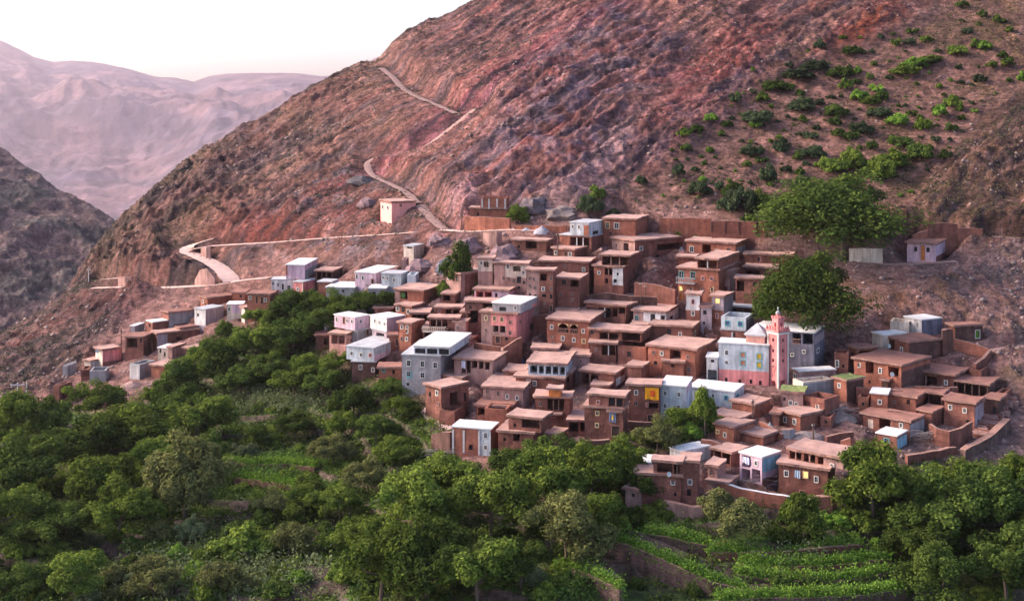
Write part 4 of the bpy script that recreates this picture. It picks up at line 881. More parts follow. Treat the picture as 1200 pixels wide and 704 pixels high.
col = mixc(col, C(.17, .115, .11), m_left * sstep(-.4, .4, n1 + .4 * n2) * .85); col = mixc(col, C(.32, .19, .17), m_left * sstep(.25, .6, n2) * .5)
redl = np.exp(-(((PX - 150) / 60) ** 2 + ((PY - 362) / 26) ** 2)); col = mixc(col, C(.27, .10, .095), redl * .7)
col = mixc(col, C(.17, .15, .145), m_cliff * .8); col = mixc(col, C(.40, .24, .13), m_cliff * sstep(.1, .5, fbm((H0 + X * .7) / 6, (X - Y) / 50, 3, 3)) * .85)
col = mixc(col, C(.36, .19, .12), m_clay * .85)
vil = (1 - m_mtn) * (1 - m_gar)
col = mixc(col, C(.30, .165, .14), vil * .85 * sstep(-.6, .3, n2 + .3)); col = mixc(col, C(.22, .15, .14), vil * sstep(.1, .5, n1) * .6)
dark_r = blur(inpoly([(985, 470), (1080, 500), (1200, 430), (1200, 545), (1060, 545), (1000, 520)], PX, PY).astype(float), 4); col = mixc(col, C(.20, .14, .13), dark_r * .7)  # darker ground below the right hamlet
gr = sstep(-.35, .25, fbm(X / 12, Y / 12, 2, 4, .6))
gcol = mixc(np.broadcast_to(C(.085, .058, .044), X.shape + (3,)), C(.055, .085, .022), gr)
gcol = mixc(gcol, C(.10, .17, .03), m_ter * (fr_ < .3) * sstep(-.1, .4, n1 + .3) * .8)
gcol = mixc(gcol, C(.125, .085, .068), riser * sstep(-.5, .2, n2 + .15) * .8)
for a, b, rx, ry, cc in ((775, 622, 45, 9, C(.10, .20, .025)), (90, 487, 50, 7, C(.11, .21, .03)), (900, 632, 60, 8, C(.09, .17, .025)), (850, 660, 90, 7, C(.10, .17, .03)), (985, 605, 40, 10, C(.08, .16, .03)), (330, 545, 60, 7, C(.08, .13, .03)), (680, 690, 60, 14, C(.10, .16, .03)),
                         (760, 655, 50, 20, C(.13, .078, .064)), (245, 608, 55, 8, C(.13, .088, .08)), (375, 668, 30, 10, C(.11, .075, .066)), (960, 668, 90, 7, C(.12, .08, .066)), (330, 560, 40, 5, C(.10, .07, .06)), (1000, 690, 80, 10, C(.11, .15, .04))):
    gcol = mixc(gcol, cc, np.exp(-(((PX - a + 10 * n2) / rx) ** 2 + ((PY - b + 3 * n2) / ry) ** 2) ** 2) * .9)
gcol = mixc(gcol, C(.125, .085, .068), riser * .55 * sstep(-.3, .2, n2 + .1))
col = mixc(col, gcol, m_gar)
grain = fbm((CR + wx * .4) / 2.0, AL / 10, Y / 9, 5, .65)
col = mixc(col, C(.10, .075, .08), m_mtn * (1 - m_hill * .8) * sstep(.12, .5, grain + .35 * bedc) * .6); col = mixc(col, C(.46, .27, .225), m_mtn * sstep(.18, .55, -grain - .2 * bedc + .2 * n1) * .5)
col = col * (1 + 0.34 * n2 + 0.24 * fbm(X / 1.6, Y / 1.6, H0 / 1.6, 3, .6))[..., None]
lum = col.mean(-1, keepdims=True); col = col * np.where(lum > 0, (lum / .2) ** (.5 * m_mtn[..., None]), 1); lum = col.mean(-1, keepdims=True); rocky = (m_mtn + (1 - m_gar) * (1 - m_mtn) * .62)[..., None]
col = col * (1 - rocky) + (lum + (col - lum) * 1.3) * (C(.47, .442, .482) * (1 + .25 * vil[..., None])) * (1 - .20 * m_crest)[..., None] * (1 + (m_mtn * sstep(430, 560, PX) * sstep(980, 800, PX) * (1 - m_hill))[..., None] * C(.20, .08, .16)) * (1 - .12 * m_left - .08 * m_cliff)[..., None] * rocky
col = np.clip(col, 0.012, 0.85)
nr, nc = H.shape
V = np.stack([XX, DD, H], -1).reshape(-1, 3); idx = np.arange(nr * nc).reshape(nr, nc)
Q = np.stack([idx[:-1, :-1], idx[:-1, 1:], idx[1:, 1:], idx[1:, :-1]], -1).reshape(-1, 4)
def ground_mat(name, fs=2.4, bd=0.5, bump=1.0):
    m = mat(name, (1, 1, 1), 0.42, 0.9, 0.95, bump, fs, None, 0, 0, 'ground_colour', bd)
    t = m.node_tree; N = t.nodes; L = t.links; b = N["Principled BSDF"]; tc = N.new("ShaderNodeTexCoord")
    wn = N.new("ShaderNodeTexNoise"); wn.inputs["Scale"].default_value = fs * .5; wn.inputs["Detail"].default_value = 3; L.new(tc.outputs["Object"], wn.inputs["Vector"])
    ws = N.new("ShaderNodeVectorMath"); ws.operation = 'SCALE'; ws.inputs[3].default_value = 2.2 / fs; L.new(wn.outputs["Color"], ws.inputs[0])
    wa = N.new("ShaderNodeVectorMath"); wa.operation = 'ADD'; L.new(tc.outputs["Object"], wa.inputs[0]); L.new(ws.outputs[0], wa.inputs[1])
    mp = N.new("ShaderNodeMapping"); mp.inputs["Rotation"].default_value = (0, math.radians(-32), 0); mp.inputs["Scale"].default_value = (fs * .22, fs * .45, fs * .75); L.new(wa.outputs[0], mp.inputs[0])
    vo = N.new("ShaderNodeTexVoronoi"); vo.inputs["Scale"].default_value = 1.0; L.new(mp.outputs[0], vo.inputs["Vector"])
    sp = N.new("ShaderNodeSeparateColor"); L.new(vo.outputs["Color"], sp.inputs[0]); mr = N.new("ShaderNodeMapRange"); mr.inputs[3].default_value = .70; mr.inputs[4].default_value = 1.28; L.new(sp.outputs[0], mr.inputs[0])
    src = b.inputs["Base Color"].links[0].from_socket; vm = N.new("ShaderNodeVectorMath"); vm.operation = 'SCALE'; L.new(src, vm.inputs[0]); L.new(mr.outputs[0], vm.inputs[3]); L.new(vm.outputs[0], b.inputs["Base Color"])
    bn = b.inputs["Normal"].links[0].from_node; hh_ = bn.inputs["Height"].links[0].from_socket; ad = N.new("ShaderNodeMath"); ad.operation = 'MULTIPLY_ADD'; ad.inputs[1].default_value = .9; L.new(sp.outputs[1], ad.inputs[0]); L.new(hh_, ad.inputs[2]); L.new(ad.outputs[0], bn.inputs["Height"])
    return m
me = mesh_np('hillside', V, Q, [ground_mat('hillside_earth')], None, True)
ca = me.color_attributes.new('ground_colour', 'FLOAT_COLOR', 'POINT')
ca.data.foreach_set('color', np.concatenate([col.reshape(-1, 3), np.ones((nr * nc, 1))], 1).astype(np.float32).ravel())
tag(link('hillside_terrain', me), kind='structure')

# ------------------------------------------------------------------ the ridge across the side valley and the far mountains
def sheet(name, px0, px1, npx, rows, hfun, cfun, fs, bd):
    c = np.linspace(px0, px1, npx); p, d = np.meshgrid(c, rows); x = d * (p - CX) / F
    h = hfun(x, d, p); cl = np.clip(cfun(x, d, h), .02, .8); n, k = p.shape; ii = np.arange(n * k).reshape(n, k)
    q = np.stack([ii[:-1, :-1], ii[:-1, 1:], ii[1:, 1:], ii[1:, :-1]], -1).reshape(-1, 4)
    m = mesh_np(name, np.stack([x, d, h], -1).reshape(-1, 3), q, [ground_mat(name + '_earth', fs, bd)], None, True)
    a = m.color_attributes.new('ground_colour', 'FLOAT_COLOR', 'POINT')
    a.data.foreach_set('color', np.concatenate([cl.reshape(-1, 3), np.ones((n * k, 1))], 1).astype(np.float32).ravel())
    return tag(link(name, m), kind='structure')
def hill_h(x, d, p):
    ry = np.interp(p, [-260, -100, 0, 30, 60, 100, 140, 180, 240], [110, 150, 176, 196, 214, 240, 262, 292, 330]); rd = np.interp(p, [-260, 0, 140, 240], [640, 610, 575, 560])
    rz = -rd * (ry - HZ) / F; bd_ = 455; bz = np.interp(p, [-260, 0, 100, 240], [-96, -92, -98, -108])
    t = (d - bd_) / (rd - bd_); z = np.where(t < 1, bz + (rz - bz) * np.clip(t, -.3, 1) ** 1.05, rz - (d - rd) * .6) if True else 0
    z = np.where(t < 0, bz + t * 10, z)
    am = np.clip(1.1 - np.abs(t - .45), .15, 1)
    return z + am * (ridged(x / 34, d / 34, 3, 5, .55) * 3.4 + ridged(x / 9, d / 9, 6, 3) * .9 - 2.5)
def hill_c(x, d, h):
    a = fbm(x / 26, d / 26, h / 20, 5, .6); b = fbm(x / 7, d / 7, h / 7, 4, .6)
    c = mixc(np.broadcast_to(C(.145, .092, .09), x.shape + (3,)), C(.085, .07, .068), sstep(-.35, .3, a + .3 * b)); return mixc(c, C(.19, .12, .105), sstep(.2, .6, b - .3 * a)) * (1 + .3 * b)[..., None]
sheet('side_valley_ridge', -260, 240, 300, np.arange(420, 700, 1.3), hill_h, hill_c, .8, .8)
def far_h(x, d, p):
    ry = np.interp(p, [-400, -150, -40, 0, 20, 40, 62, 80, 110, 150, 182, 205, 228, 245, 262, 300, 345, 378, 400, 430, 445, 470, 560],
                   [30, 20, 30, 43, 52, 62, 68, 66, 68, 76, 84, 86, 91, 86, 83, 81, 82, 86, 84, 69, 63, 74, 100]) + 6
    x, d = x / 3, d / 3; rd = 4550 + 1.3 * (150 - p); rz = -rd * (ry - HZ) / F
    bz = np.interp(p, [-400, 0, 150, 300, 560], [-200, -235, -255, -200, -180]); t = (d - 1700) / (rd - 1700)
    z = np.where(t < 1, bz + (rz - bz) * np.clip(t, 0, 1) ** 1.25, rz - (d - rd) * .5)
    am = np.clip(np.minimum(t * 2, (1.04 - t) * 2.2), 0.0, 1)
    sp = (x * .83 + d * .52); tr = (-x * .5 + d * .83)
    s = ridged((sp + 140 * fbm(x / 700, d / 700, 3, 3)) / 760, tr / 3800, 1.3, 5, .5)
    return 3 * (z + am * (s * 85 - 70 + ridged(x / 240, d / 240, 4, 4, .5) * 18 + ridged(x / 85, d / 85, 8, 3, .5) * 6))
def far_c(x, d, h):
    a = fbm(x / 900, d / 900, h / 360, 5, .6); b = fbm(x / 180, d / 180, h / 90, 4, .6)
    c = mixc(np.broadcast_to(C(.19, .105, .11), x.shape + (3,)), C(.095, .065, .085), sstep(-.4, .4, a)); return c * (1 + .4 * b)[..., None]
sheet('far_mountains', -400, 560, 420, np.concatenate([np.arange(4950, 9000, 39), np.arange(9000, 14800, 48)]), far_h, far_c, .015, 18)
vf = MB(); vf.quad((-15000, -400, -800), (15000, -400, -800), (15000, 16000, -800), (-15000, 16000, -800)); tag(link('valley_floor', vf.mesh('valley_floor', [mat('valley_earth', (.2, .14, .12), .2, .02)])), kind='structure')
# ------------------------------------------------------------------ minaret and mosque details
def minaret():
    P = base_at(914, 455); D = P.y; s = D / F; zb = P.z
    Z = lambda y: -D * (y - HZ) / F - zb
    root = bpy.data.objects.new('minaret', None); COL.objects.link(root); ya = math.radians(43) + math.atan((914 - CX) / F)
    hw = 11.3 * s / math.sqrt(2) * 0.99; root.location = (P.x, P.y + hw * 1.4, zb); root.rotation_euler = (0, 0, -ya)
    tag(root, 'slender pink minaret with white corner trim and a small dome', 'minaret')
    pink, wht = M['p'], FR['w']
    m = MB(); top = Z(391)
    ops = {0: [], 1: []}
    for y in (399.5, 412, 423.5): ops[0].append((hw * .78, Z(y + 2), hw * 1.15, Z(y - 1.8), .35)); ops[1].append((hw * .85, Z(y + 2), hw * 1.22, Z(y - 1.8), .35))
    ops[0].append((hw * .6, -.3, hw * 1.5, Z(447.5), .8)); ops[1].append((hw * .5, -.3, hw * 1.4, Z(446.5), .8))
    face(m, (-hw, -hw), (1, 0), (0, -1), 2 * hw, -3, top, ops[0], [], 0, 3); face(m, (hw, -hw), (0, 1), (1, 0), 2 * hw, -3, top, ops[1], [], 0, 3)
    face(m, (-hw, hw), (0, -1), (-1, 0), 2 * hw, -3, top, [], [], 0, 3); face(m, (hw, hw), (-1, 0), (0, 1), 2 * hw, -3, top, [], [], 0, 3)
    shaft = link('shaft', m.mesh('shaft', [pink]), root)
    for i, y in enumerate((399.5, 412, 423.5)):
        for sd_ in (0, 1):
            m = MB(); w_ = hw * .36
            m.box(-w_ / 2, .2, 0, w_ / 2, .24, 3.8 * s)
            link('window', m.mesh('window', [GLASS]), root, (0 - .03 if not sd_ else hw, -hw if not sd_ else .03, Z(y + 2)), 0 if not sd_ else math.pi / 2)
    for sx, sy in ((-1, -1), (1, -1), (1, 1)):
        m = MB(); m.box(sx * hw - .14, sy * hw - .14, -1, sx * hw + .14, sy * hw + .14, top); link('corner_trim', m.mesh('corner_trim', [wht]), root)
    for y, e, hgt, mm in ((392.5, .22, .35, wht), (389.5, .32, .30, pink)):
        m = MB(); m.box(-hw - e, -hw - e, Z(y), hw + e, hw + e, Z(y) + hgt); link('cornice', m.mesh('cornice', [mm]), root)
    zc = Z(389.5) + .30; stp = (2 * hw + .6) / 5
    for k in range(5):
        for (ax, ay) in ((-hw - .3 + k * stp, -hw - .3), (hw + .3 - .25, -hw - .3 + k * stp), (-hw - .3, -hw - .3 + k * stp)):
            m = MB(); dx, dy = (stp * .62, .25) if ay == -hw - .3 and ax < hw else (.25, stp * .62)
            m.box(0, 0, 0, dx, dy, .42); m.box(dx * .25, dy * .25, .42, dx * .75, dy * .75, .7); link('merlon', m.mesh('merlon', [pink]), root, (ax, ay, zc))
    h2 = hw * .62; zl = Z(374.5); m = MB()
    o2 = [(h2 * .7, Z(385), h2 * 1.3, Z(379.5), .4)]
    for o_, a_, n_ in (((-h2, -h2), (1, 0), (0, -1)), ((h2, -h2), (0, 1), (1, 0)), ((-h2, h2), (0, -1), (-1, 0)), ((h2, h2), (-1, 0), (0, 1))):
        face(m, o_, a_, n_, 2 * h2, Z(391), zl, o2, [], 0, 3)
    m.quad((-h2, -h2, zl), (h2, -h2, zl), (h2, h2, zl), (-h2, h2, zl)); link('lantern', m.mesh('lantern', [pink]), root)
    for sx, sy in ((-1, -1), (1, -1), (1, 1), (-1, 1), (0, -1), (1, 0)):
        m = MB(); m.box(-.2, -.2, 0, .2, .2, .4); link('merlon', m.mesh('merlon', [pink]), root, (sx * h2 * .88, sy * h2 * .88, zl))
    m = MB(); m.tube([(0, 0, zl), (0, 0, Z(369.5))], [h2 * .55, h2 * .5], 10); link('drum', m.mesh('drum', [pink]), root)
    m = MB(); z0, z1, r = Z(369.5), Z(365.5), h2 * .56
    m.tube([(0, 0, z0 + (z1 - z0) * math.sin(t)) for t in (0, .4, .8, 1.15, 1.45)], [r * math.cos(t) for t in (0, .4, .8, 1.15, 1.45)], 12); dome = link('dome', m.mesh('dome', [ROOF['g']], True), root)
    m = MB(); m.tube([(0, 0, z1 - .1), (0, 0, Z(361.2))], [.07, .04], 5); m.tube([(0, 0, z1 + .25), (0, 0, z1 + .4), (0, 0, z1 + .55)], [.05, .16, .05], 6); link('finial', m.mesh('finial', [METAL]), dome)
minaret()
mq = [h for h in HOUSES if 'pale blue mosque' in h["label"]][0]
_p = base_at(886, 440); lan = [c for c in mq.children if c.name.startswith('wall')][-1]
bb = [Vector(c) for c in lan.bound_box]; x0, x1 = min(c.x for c in bb), max(c.x for c in bb); y0, y1 = min(c.y for c in bb), max(c.y for c in bb); z1 = max(c.z for c in bb)
m_ = MB(); hh = 2.2; cxm, cym = (x0 + x1) / 2, (y0 + y1) / 2; e = .35
cs = [(x0 - e, y0 - e, z1 + .26), (x1 + e, y0 - e, z1 + .26), (x1 + e, y1 + e, z1 + .26), (x0 - e, y1 + e, z1 + .26)]; ap = (cxm, cym, z1 + hh)
m_.v = cs + [ap]; m_.f = [(0, 1, 4), (1, 2, 4), (2, 3, 4), (3, 0, 4), (3, 2, 1, 0)]; m_.m = [0] * 5
link('skylight', m_.mesh('skylight', [ROOF['g']]), mq, lan.location, lan.rotation_euler.z)

# ------------------------------------------------------------------ free-standing walls
def wall(label, pts, thick, mt, cap=None, name='retaining_wall', coping=0.0, pil=0):
    A = [base_at(a, b) for a, b, c in pts]; T = [-p.y * (c - HZ) / F for p, (a, b, c) in zip(A, pts)]
    P = []; 
    for i in range(len(A) - 1):
        n = max(1, int((A[i + 1] - A[i]).length / 1.5))
        for k in range(n): t = k / n; P.append((A[i].lerp(A[i + 1], t), T[i] + (T[i + 1] - T[i]) * t))
    P.append((A[-1], T[-1])); o0 = P[0][0].copy(); V = []; Fc = []; mi = []
    for i, (p, t) in enumerate(P):
        d = P[min(i + 1, len(P) - 1)][0] - P[max(i - 1, 0)][0]; n = Vector((-d.y, d.x, 0)).normalized() * thick / 2
        e = mnoise.noise(p * .5); t2 = t + e * 0.22
        for s_, z in ((1, p.z - 3.5), (1, t2), (-1, t2), (-1, p.z - 3.5)):
            q = p + n * s_ * (1 + .15 * e) - o0; V.append((q.x, q.y, z - o0.z))
        if i:
            a = (i - 1) * 4
            for k in range(3): Fc.append((a + k, a + k + 1, a + k + 5, a + k + 4)); mi.append(1 if (k == 1) else 0)
    Fc.append((0, 1, 2, 3)); mi.append(0); e = (len(P) - 1) * 4; Fc.append((e + 3, e + 2, e + 1, e)); mi.append(0)
    r = bpy.data.objects.new(name, None); COL.objects.link(r); r.location = o0; tag(r, label, 'wall')
    link('masonry', mesh_np('masonry', V, Fc, [mt, cap or EDGE], mi), r)
    if pil:
        for k in range(pil):
            p, t = P[int((k + .5) * (len(P) - 1) / pil)]; m = MB(); q = p - o0; m.box(-.22, -thick / 2 - .18, 0, .22, 0, t - p.z - .1); link('buttress', m.mesh('buttress', [M['k']]), r, q)
    return r
wall('brick retaining wall along the slope above the gravel heaps', [(604, 271, 264), (640, 272, 264), (664, 272, 264)], .5, M['r'])
wall('rounded pink stone wall holding up the upper road', [(568, 285, 272), (574, 288, 272), (582, 288, 271), (587, 285, 271)], .8, M['q'])
wall('long red brick wall above the top row of houses', [(773, 262, 256), (800, 264, 255.5), (834, 266, 256)], .5, M['r'])
wall('brown wall with upright buttresses below the hillside shrubs', [(834, 272, 259), (866, 274, 259), (897, 277, 259.5)], .5, M['m'], pil=4)
wall('short pale wall between the buttressed wall and the walnut tree', [(897, 270, 264), (912, 270, 264), (924, 270, 264)], .5, M['c'], pil=0)
wall('white-topped earth wall in front of the big brown house', [(842, 574, 564), (868, 582, 571), (886, 589, 575), (920, 596, 580), (952, 599, 586)], .7, M['r'], ROOF['w'])
wall('thick corner wall with an earth top beside the white-topped wall', [(953, 599, 582), (974, 602, 581), (976, 600, 580)], 1.1, M['m'])
wall('rough stone terrace wall under the lower cluster', [(778, 600, 586), (792, 603, 588), (812, 604, 592), (838, 603, 594)], .9, M['q'])
wall('curved courtyard wall below the round-edged brown house', [(1090, 513, 496), (1098, 521, 502), (1112, 527, 505), (1126, 522, 501), (1138, 513, 494)], .5, M['m'])
wall('orange-tinted stone wall sloping down to the right of the red roofs', [(1118, 409, 397), (1132, 413, 400), (1146, 417, 404), (1159, 421, 408)], .6, M['r'])
wall('broken end of the sloping stone wall descending towards the gallery', [(1160, 422, 409), (1152, 430, 419), (1142, 438, 427)], .6, M['m'])
wall('tall brown buttress wall between two hamlet roofs', [(1104, 412, 387), (1109, 412, 385), (1114, 410, 386)], 1.0, M['k'])
wall('grey rubble wall leading to the tarpaulin heap near the tall pole', [(891, 497, 493), (900, 503, 498), (910, 510, 504), (917, 514, 508)], .6, M['r'])
wall('grey stone pier at the end of the rubble wall', [(917, 512, 502), (924, 513, 502), (929, 511, 501)], 1.0, M['g'])
wall('low brick yard wall next to the hamlet rubble', [(985, 524, 516), (996, 527, 513), (1008, 524, 518)], .5, M['r'])
wall('curved brick yard wall behind the bright green tree', [(968, 520, 511), (984, 517, 507), (1000, 516, 505)], .5, M['m'])
wall('dark retaining wall at the foot of the bare slope', [(689, 352, 345), (714, 355, 343), (742, 357, 347), (770, 355, 348)], .6, M['k'])
wall('long brown wall behind the lone lilac house', [(1087, 279, 262), (1104, 280, 261), (1122, 281, 262)], .5, M['m'])
wall('lower brown wall continuing right behind the lone lilac house', [(1123, 281, 267), (1138, 282, 267), (1152, 284, 268)], .5, M['m'])
wall('short red wall stub left of the lone lilac house', [(1069, 283, 276), (1078, 283, 272), (1086, 281, 270)], .5, M['r'])
wall('pale concrete wall in the shade under the walnut tree', [(995, 308, 291), (1012, 309, 291), (1034, 308, 291)], .4, M['c'])
wall('stone wall under the hairpin road', [(230, 331, 328), (236, 334, 316), (244, 336, 314), (253, 335, 326)], .9, M['q'], name='retaining_wall')
wall('small stone wall inside the hairpin bend', [(237, 297, 291), (243, 300, 289), (247, 299, 288)], .8, M['q'])
wall('pale stone abutment at the end of the valley track', [(140, 333, 325), (148, 334, 324), (155, 332, 324)], .8, M['q'])
wall('red brick parapet under the lilac house cluster walls', [(556, 413, 401), (572, 416, 404), (586, 418, 407)], .5, M['m'])
wall('low clay wall on the lane below the pink house', [(590, 416, 408), (604, 412, 398), (611, 408, 395)], .5, M['m'])
wall('rough stone footing under the tall clay house with the garage', [(672, 524, 517), (690, 527, 516), (714, 525, 514)], .9, M['k'])
wall('crumbling stone footing left of the white-roofed brick house', [(508, 522, 508), (520, 530, 506), (530, 534, 506)], .9, M['k'])

wall('stone retaining wall under the largest red house of the hamlet', [(1003, 466, 453), (1030, 469, 456), (1057, 470, 457)], .7, M['m'])
wall('retaining wall under the gallery house with the deep shade', [(1072, 462, 452), (1098, 465, 454), (1122, 464, 453)], .6, M['m'])
wall('dark stone bank carrying the stairway at the right edge', [(1128, 536, 526), (1142, 530, 519), (1156, 524, 512), (1168, 514, 502), (1180, 502, 490)], 1.2, M['K'])
wall('low stone wall along the path at the foot of the hamlet', [(1062, 540, 533), (1090, 536, 529), (1120, 531, 523)], .7, M['m'])
wall('stone bank below the brown gallery in the hamlet centre', [(1040, 489, 481), (1064, 492, 483), (1078, 493, 484)], .6, M['m'])
wall('yard wall below the walled clay house by the minaret', [(916, 489, 479), (936, 493, 484)], .5, M['m'])
wall('dark stone footing below the dusty roofs left of the tall pole', [(822, 528, 514), (834, 530, 516), (846, 532, 520)], .7, M['m'])
wall('long stone footing under the brown house with the orange blanket', [(736, 501, 493), (760, 503, 494), (786, 502, 493)], .7, M['k'])
wall('stone bank below the bare slope beside the bay-windowed house', [(744, 340, 331), (768, 345, 333), (792, 352, 340)], .7, M['m'])
wall('curved earth bank beside the lane under the tall clay block', [(626, 380, 370), (640, 379, 368), (654, 377, 367)], .6, M['m'])
wall('red stone bank below the unfinished brick building', [(546, 268, 254), (570, 269, 254), (598, 268, 256)], .9, M['r'])
def boulder(px, py, wpx, hpx, seed, mt, label):
    p = base_at(px, py); s_ = p.y / F; V = []; Fc = []; na, nb = 14, 9
    for i in range(nb + 1):
        for k in range(na):
            a, b = 2 * math.pi * k / na, math.pi * i / nb; q = Vector((math.sin(b) * math.cos(a), math.sin(b) * math.sin(a), math.cos(b)))
            f = 1 + .45 * mnoise.noise(q * 1.3 + Vector((seed, 0, 0))) + .25 * mnoise.noise(q * 3.1 + Vector((0, seed, 0))); f = round(f * 7) / 7 * .5 + f * .5; V.append((q.x * f * wpx * s_ / 2, q.y * f * wpx * s_ / 2, q.z * f * hpx * s_ * .62))
    for i in range(nb):
        for k in range(na): Fc.append((i * na + k, (i + 1) * na + k, (i + 1) * na + (k + 1) % na, i * na + (k + 1) % na))
    tag(link('boulder', mesh_np('boulder', V, Fc, [mt]), None, (p.x, p.y + wpx * s_ * .2, ground_z(p.x, p.y) + hpx * s_ * .15)), label, 'boulder')
BLU = mat('blue_grey_rock', (.17, .165, .20), .4, .5, .95, .7, 2.5); PUR = mat('purple_rock', (.20, .125, .135), .4, .5, .95, .7, 2.5)
boulder(506, 330, 40, 22, 1.3, BLU, 'large blue-grey boulder right of the lilac-white house'); boulder(524, 318, 26, 18, 4.1, BLU, 'smaller blue-grey boulder against the tall dark tree'); boulder(490, 316, 30, 14, 7.7, PUR, 'flat purplish rock slab above the lilac-white house')
boulder(549, 296, 36, 22, 2.9, PUR, 'purple rock outcrop below the upper road'); boulder(592, 306, 40, 22, 5.2, PUR, 'reddish rock outcrop behind the cream-faced house'); boulder(515, 290, 30, 10, 9.4, PUR, 'low rock ledge under the upper road by the cream ruin')
boulder(660, 254, 40, 14, 3.3, mat('pale_rock', (.23, .175, .165), .35, .5, .95, .7, 2.5), 'pale rock outcrop behind the gravel heaps'); boulder(628, 252, 34, 18, 6.6, mat('dark_violet_rock', (.13, .10, .11), .4, .5, .95, .7, 2.5), 'dark violet rock next to the small green tree')
boulder(430, 248, 24, 10, 8.2, PUR, 'purplish rock outcrop left of the lone salmon-pink house'); boulder(422, 222, 30, 12, 1.9, mat('dark_violet_rock', (.12, .10, .105), .4, .5, .95, .7, 2.5), 'dark rock knob on the slope above the upper road')
for lb_, pts_, dep_, mk_ in TERR: wall(lb_, pts_, .7, M[mk_], name='terrace_wall')
# ------------------------------------------------------------------ heaps, poles, wires, dishes, cloths, steps
def mound(px, py, wpx, hpx, mt, name, label, cat):
    p = base_at(px, py); s = p.y / F; R, Hh = wpx * s / 2, hpx * s; V = [(0, 0, Hh)]; Fc = []; nr_, na = 6, 16
    for i in range(1, nr_ + 1):
        for k in range(na):
            t = 2 * math.pi * k / na; r = R * i / nr_; x, y = r * math.cos(t), r * math.sin(t) * .8
            V.append((x * (1 + .2 * mnoise.noise(Vector((x, y, px)))), y, Hh * (1 - (i / nr_)) ** 1.1 + Hh * .22 * mnoise.noise(Vector((x * 1.3, y * 1.3, px))) * (i < nr_) - (.5 if i == nr_ else 0)))
    for k in range(na): Fc.append((0, 1 + k, 1 + (k + 1) % na))
    for i in range(nr_ - 1):
        for k in range(na): a = 1 + i * na; Fc.append((a + k, a + na + k, a + na + (k + 1) % na, a + (k + 1) % na))
    tag(link(name, mesh_np(name, V, Fc, [mt], None, True), None, (p.x, p.y, ground_z(p.x, p.y))), label, cat)
GRAV = mat('grey_gravel', (.36, .33, .36), .3, 2, .95, .6, 8); REDH = mat('red_earth_heap', (.40, .16, .12), .2, 1, .95, .5, 4); BLUT = mat('blue_tarpaulin', (.10, .19, .42), .2, 1, .6, .3, 3)
RUB = mat('rubble_grey', (.25, .19, .18), .35, 2, .95, .8, 6)
mound(617, 272, 13, 4, GRAV, 'gravel_heap', 'smaller pale gravel heap beside the upper road', 'gravel heap'); mound(635, 275, 20, 7, GRAV, 'gravel_heap', 'larger grey gravel heap above the top houses', 'gravel heap')
mound(798, 277, 20, 10, GRAV, 'gravel_heap', 'grey stone heap below the long red brick wall', 'gravel heap'); mound(840, 281, 34, 13, REDH, 'earth_heap', 'red earth heap before the buttressed wall', 'earth heap')
mound(870, 284, 30, 6, REDH, 'earth_heap', 'low spread of red earth right of the taller heap', 'earth heap')
mound(612, 395, 17, 8, BLUT, 'tarpaulin_heap', 'blue tarpaulin heap at the foot of the pink corner', 'tarpaulin'); mound(902, 503, 12, 9, mat('grey_tarpaulin', (.24, .29, .29), .2, 1, .7, .4, 3), 'tarpaulin_heap', 'grey-green covered heap near the tall pole', 'tarpaulin')
mound(1100, 424, 44, 10, RUB, 'rubble_heap', 'rubble heap on the collapsed roof behind the sloping wall', 'rubble'); mound(985, 486, 40, 8, RUB, 'rubble_heap', 'rubble heap below the grass-roofed house', 'rubble')
mound(945, 510, 44, 5, RUB, 'rubble_heap', 'rubble spread behind the long dusty roof', 'rubble'); mound(596, 414, 16, 6, RUB, 'rubble_heap', 'stone heap on the lane below the pink house', 'rubble'); mound(752, 497, 20, 6, RUB, 'rubble_heap', 'stone heap beside the clay house with the garage', 'rubble')
mound(155, 452, 30, 6, mat('pink_rubble', (.36, .22, .2), .35, 2, .95, .8, 6), 'rubble_heap', 'pinkish rubble slope below the grey block shell', 'rubble')
POLETOP = []
def pole(px, yb, yt, label, arm=0, mt=WOOD, thin=1.0):
    p = base_at(px, yb); h = -p.y * (yt - HZ) / F - p.z; z = ground_z(p.x, p.y)
    r = bpy.data.objects.new('utility_pole', None); COL.objects.link(r); r.location = (p.x, p.y, z); h = -p.y * (yt - HZ) / F - z
    m = MB(); m.tube([(0, 0, -1), (0, 0, h * .5), (0.05, 0, h)], [.17 * thin, .14 * thin, .11 * thin], 7); link('shaft', m.mesh('shaft', [mt]), r)
    if arm:
        m = MB(); m.box(-arm, -.07, h - .55, arm, .07, h - .4); link('crossarm', m.mesh('crossarm', [mt]), r)
        for k in (-1, 0, 1): m = MB(); m.tube([(k * arm * .85, 0, h - .4), (k * arm * .85, 0, h - .12)], [.06, .06], 6); link('insulator', m.mesh('insulator', [FR['w']]), r)
    tag(r, label, 'utility pole', 'utility poles in and around the village'); POLETOP.append((p.x, p.y, z + h - .3)); return r
pole(541, 272, 251, 'wooden pole above the tall dark tree by the upper road', .5); pole(653.5, 304, 273, 'tall wooden pole in front of the small clay house at the top', .3)
pole(910, 452, 426, 'wooden pole standing against the pink minaret', .8); pole(882, 496, 468, 'dark leaning wooden pole among the dusty roofs below the minaret', .3)
pole(953, 519, 496, 'dark pole rising behind the long dusty roof', .2); pole(1016, 402, 379, 'thin lamp pole at the edge of the eroded clay gully', .2, WOOD, .7)
pole(142, 414, 386, 'wooden pole on the bare slope behind the left cluster', .4); pole(751, 358, 331, 'thin forked pole on the bare slope above the gallery house', .3, WOOD, .7); pole(756, 356, 334, 'second thin pole close beside the forked pole', .2, WOOD, .7)
pole(104, 336, 314, 'small pole beside the valley track', .5, CONC, .8)
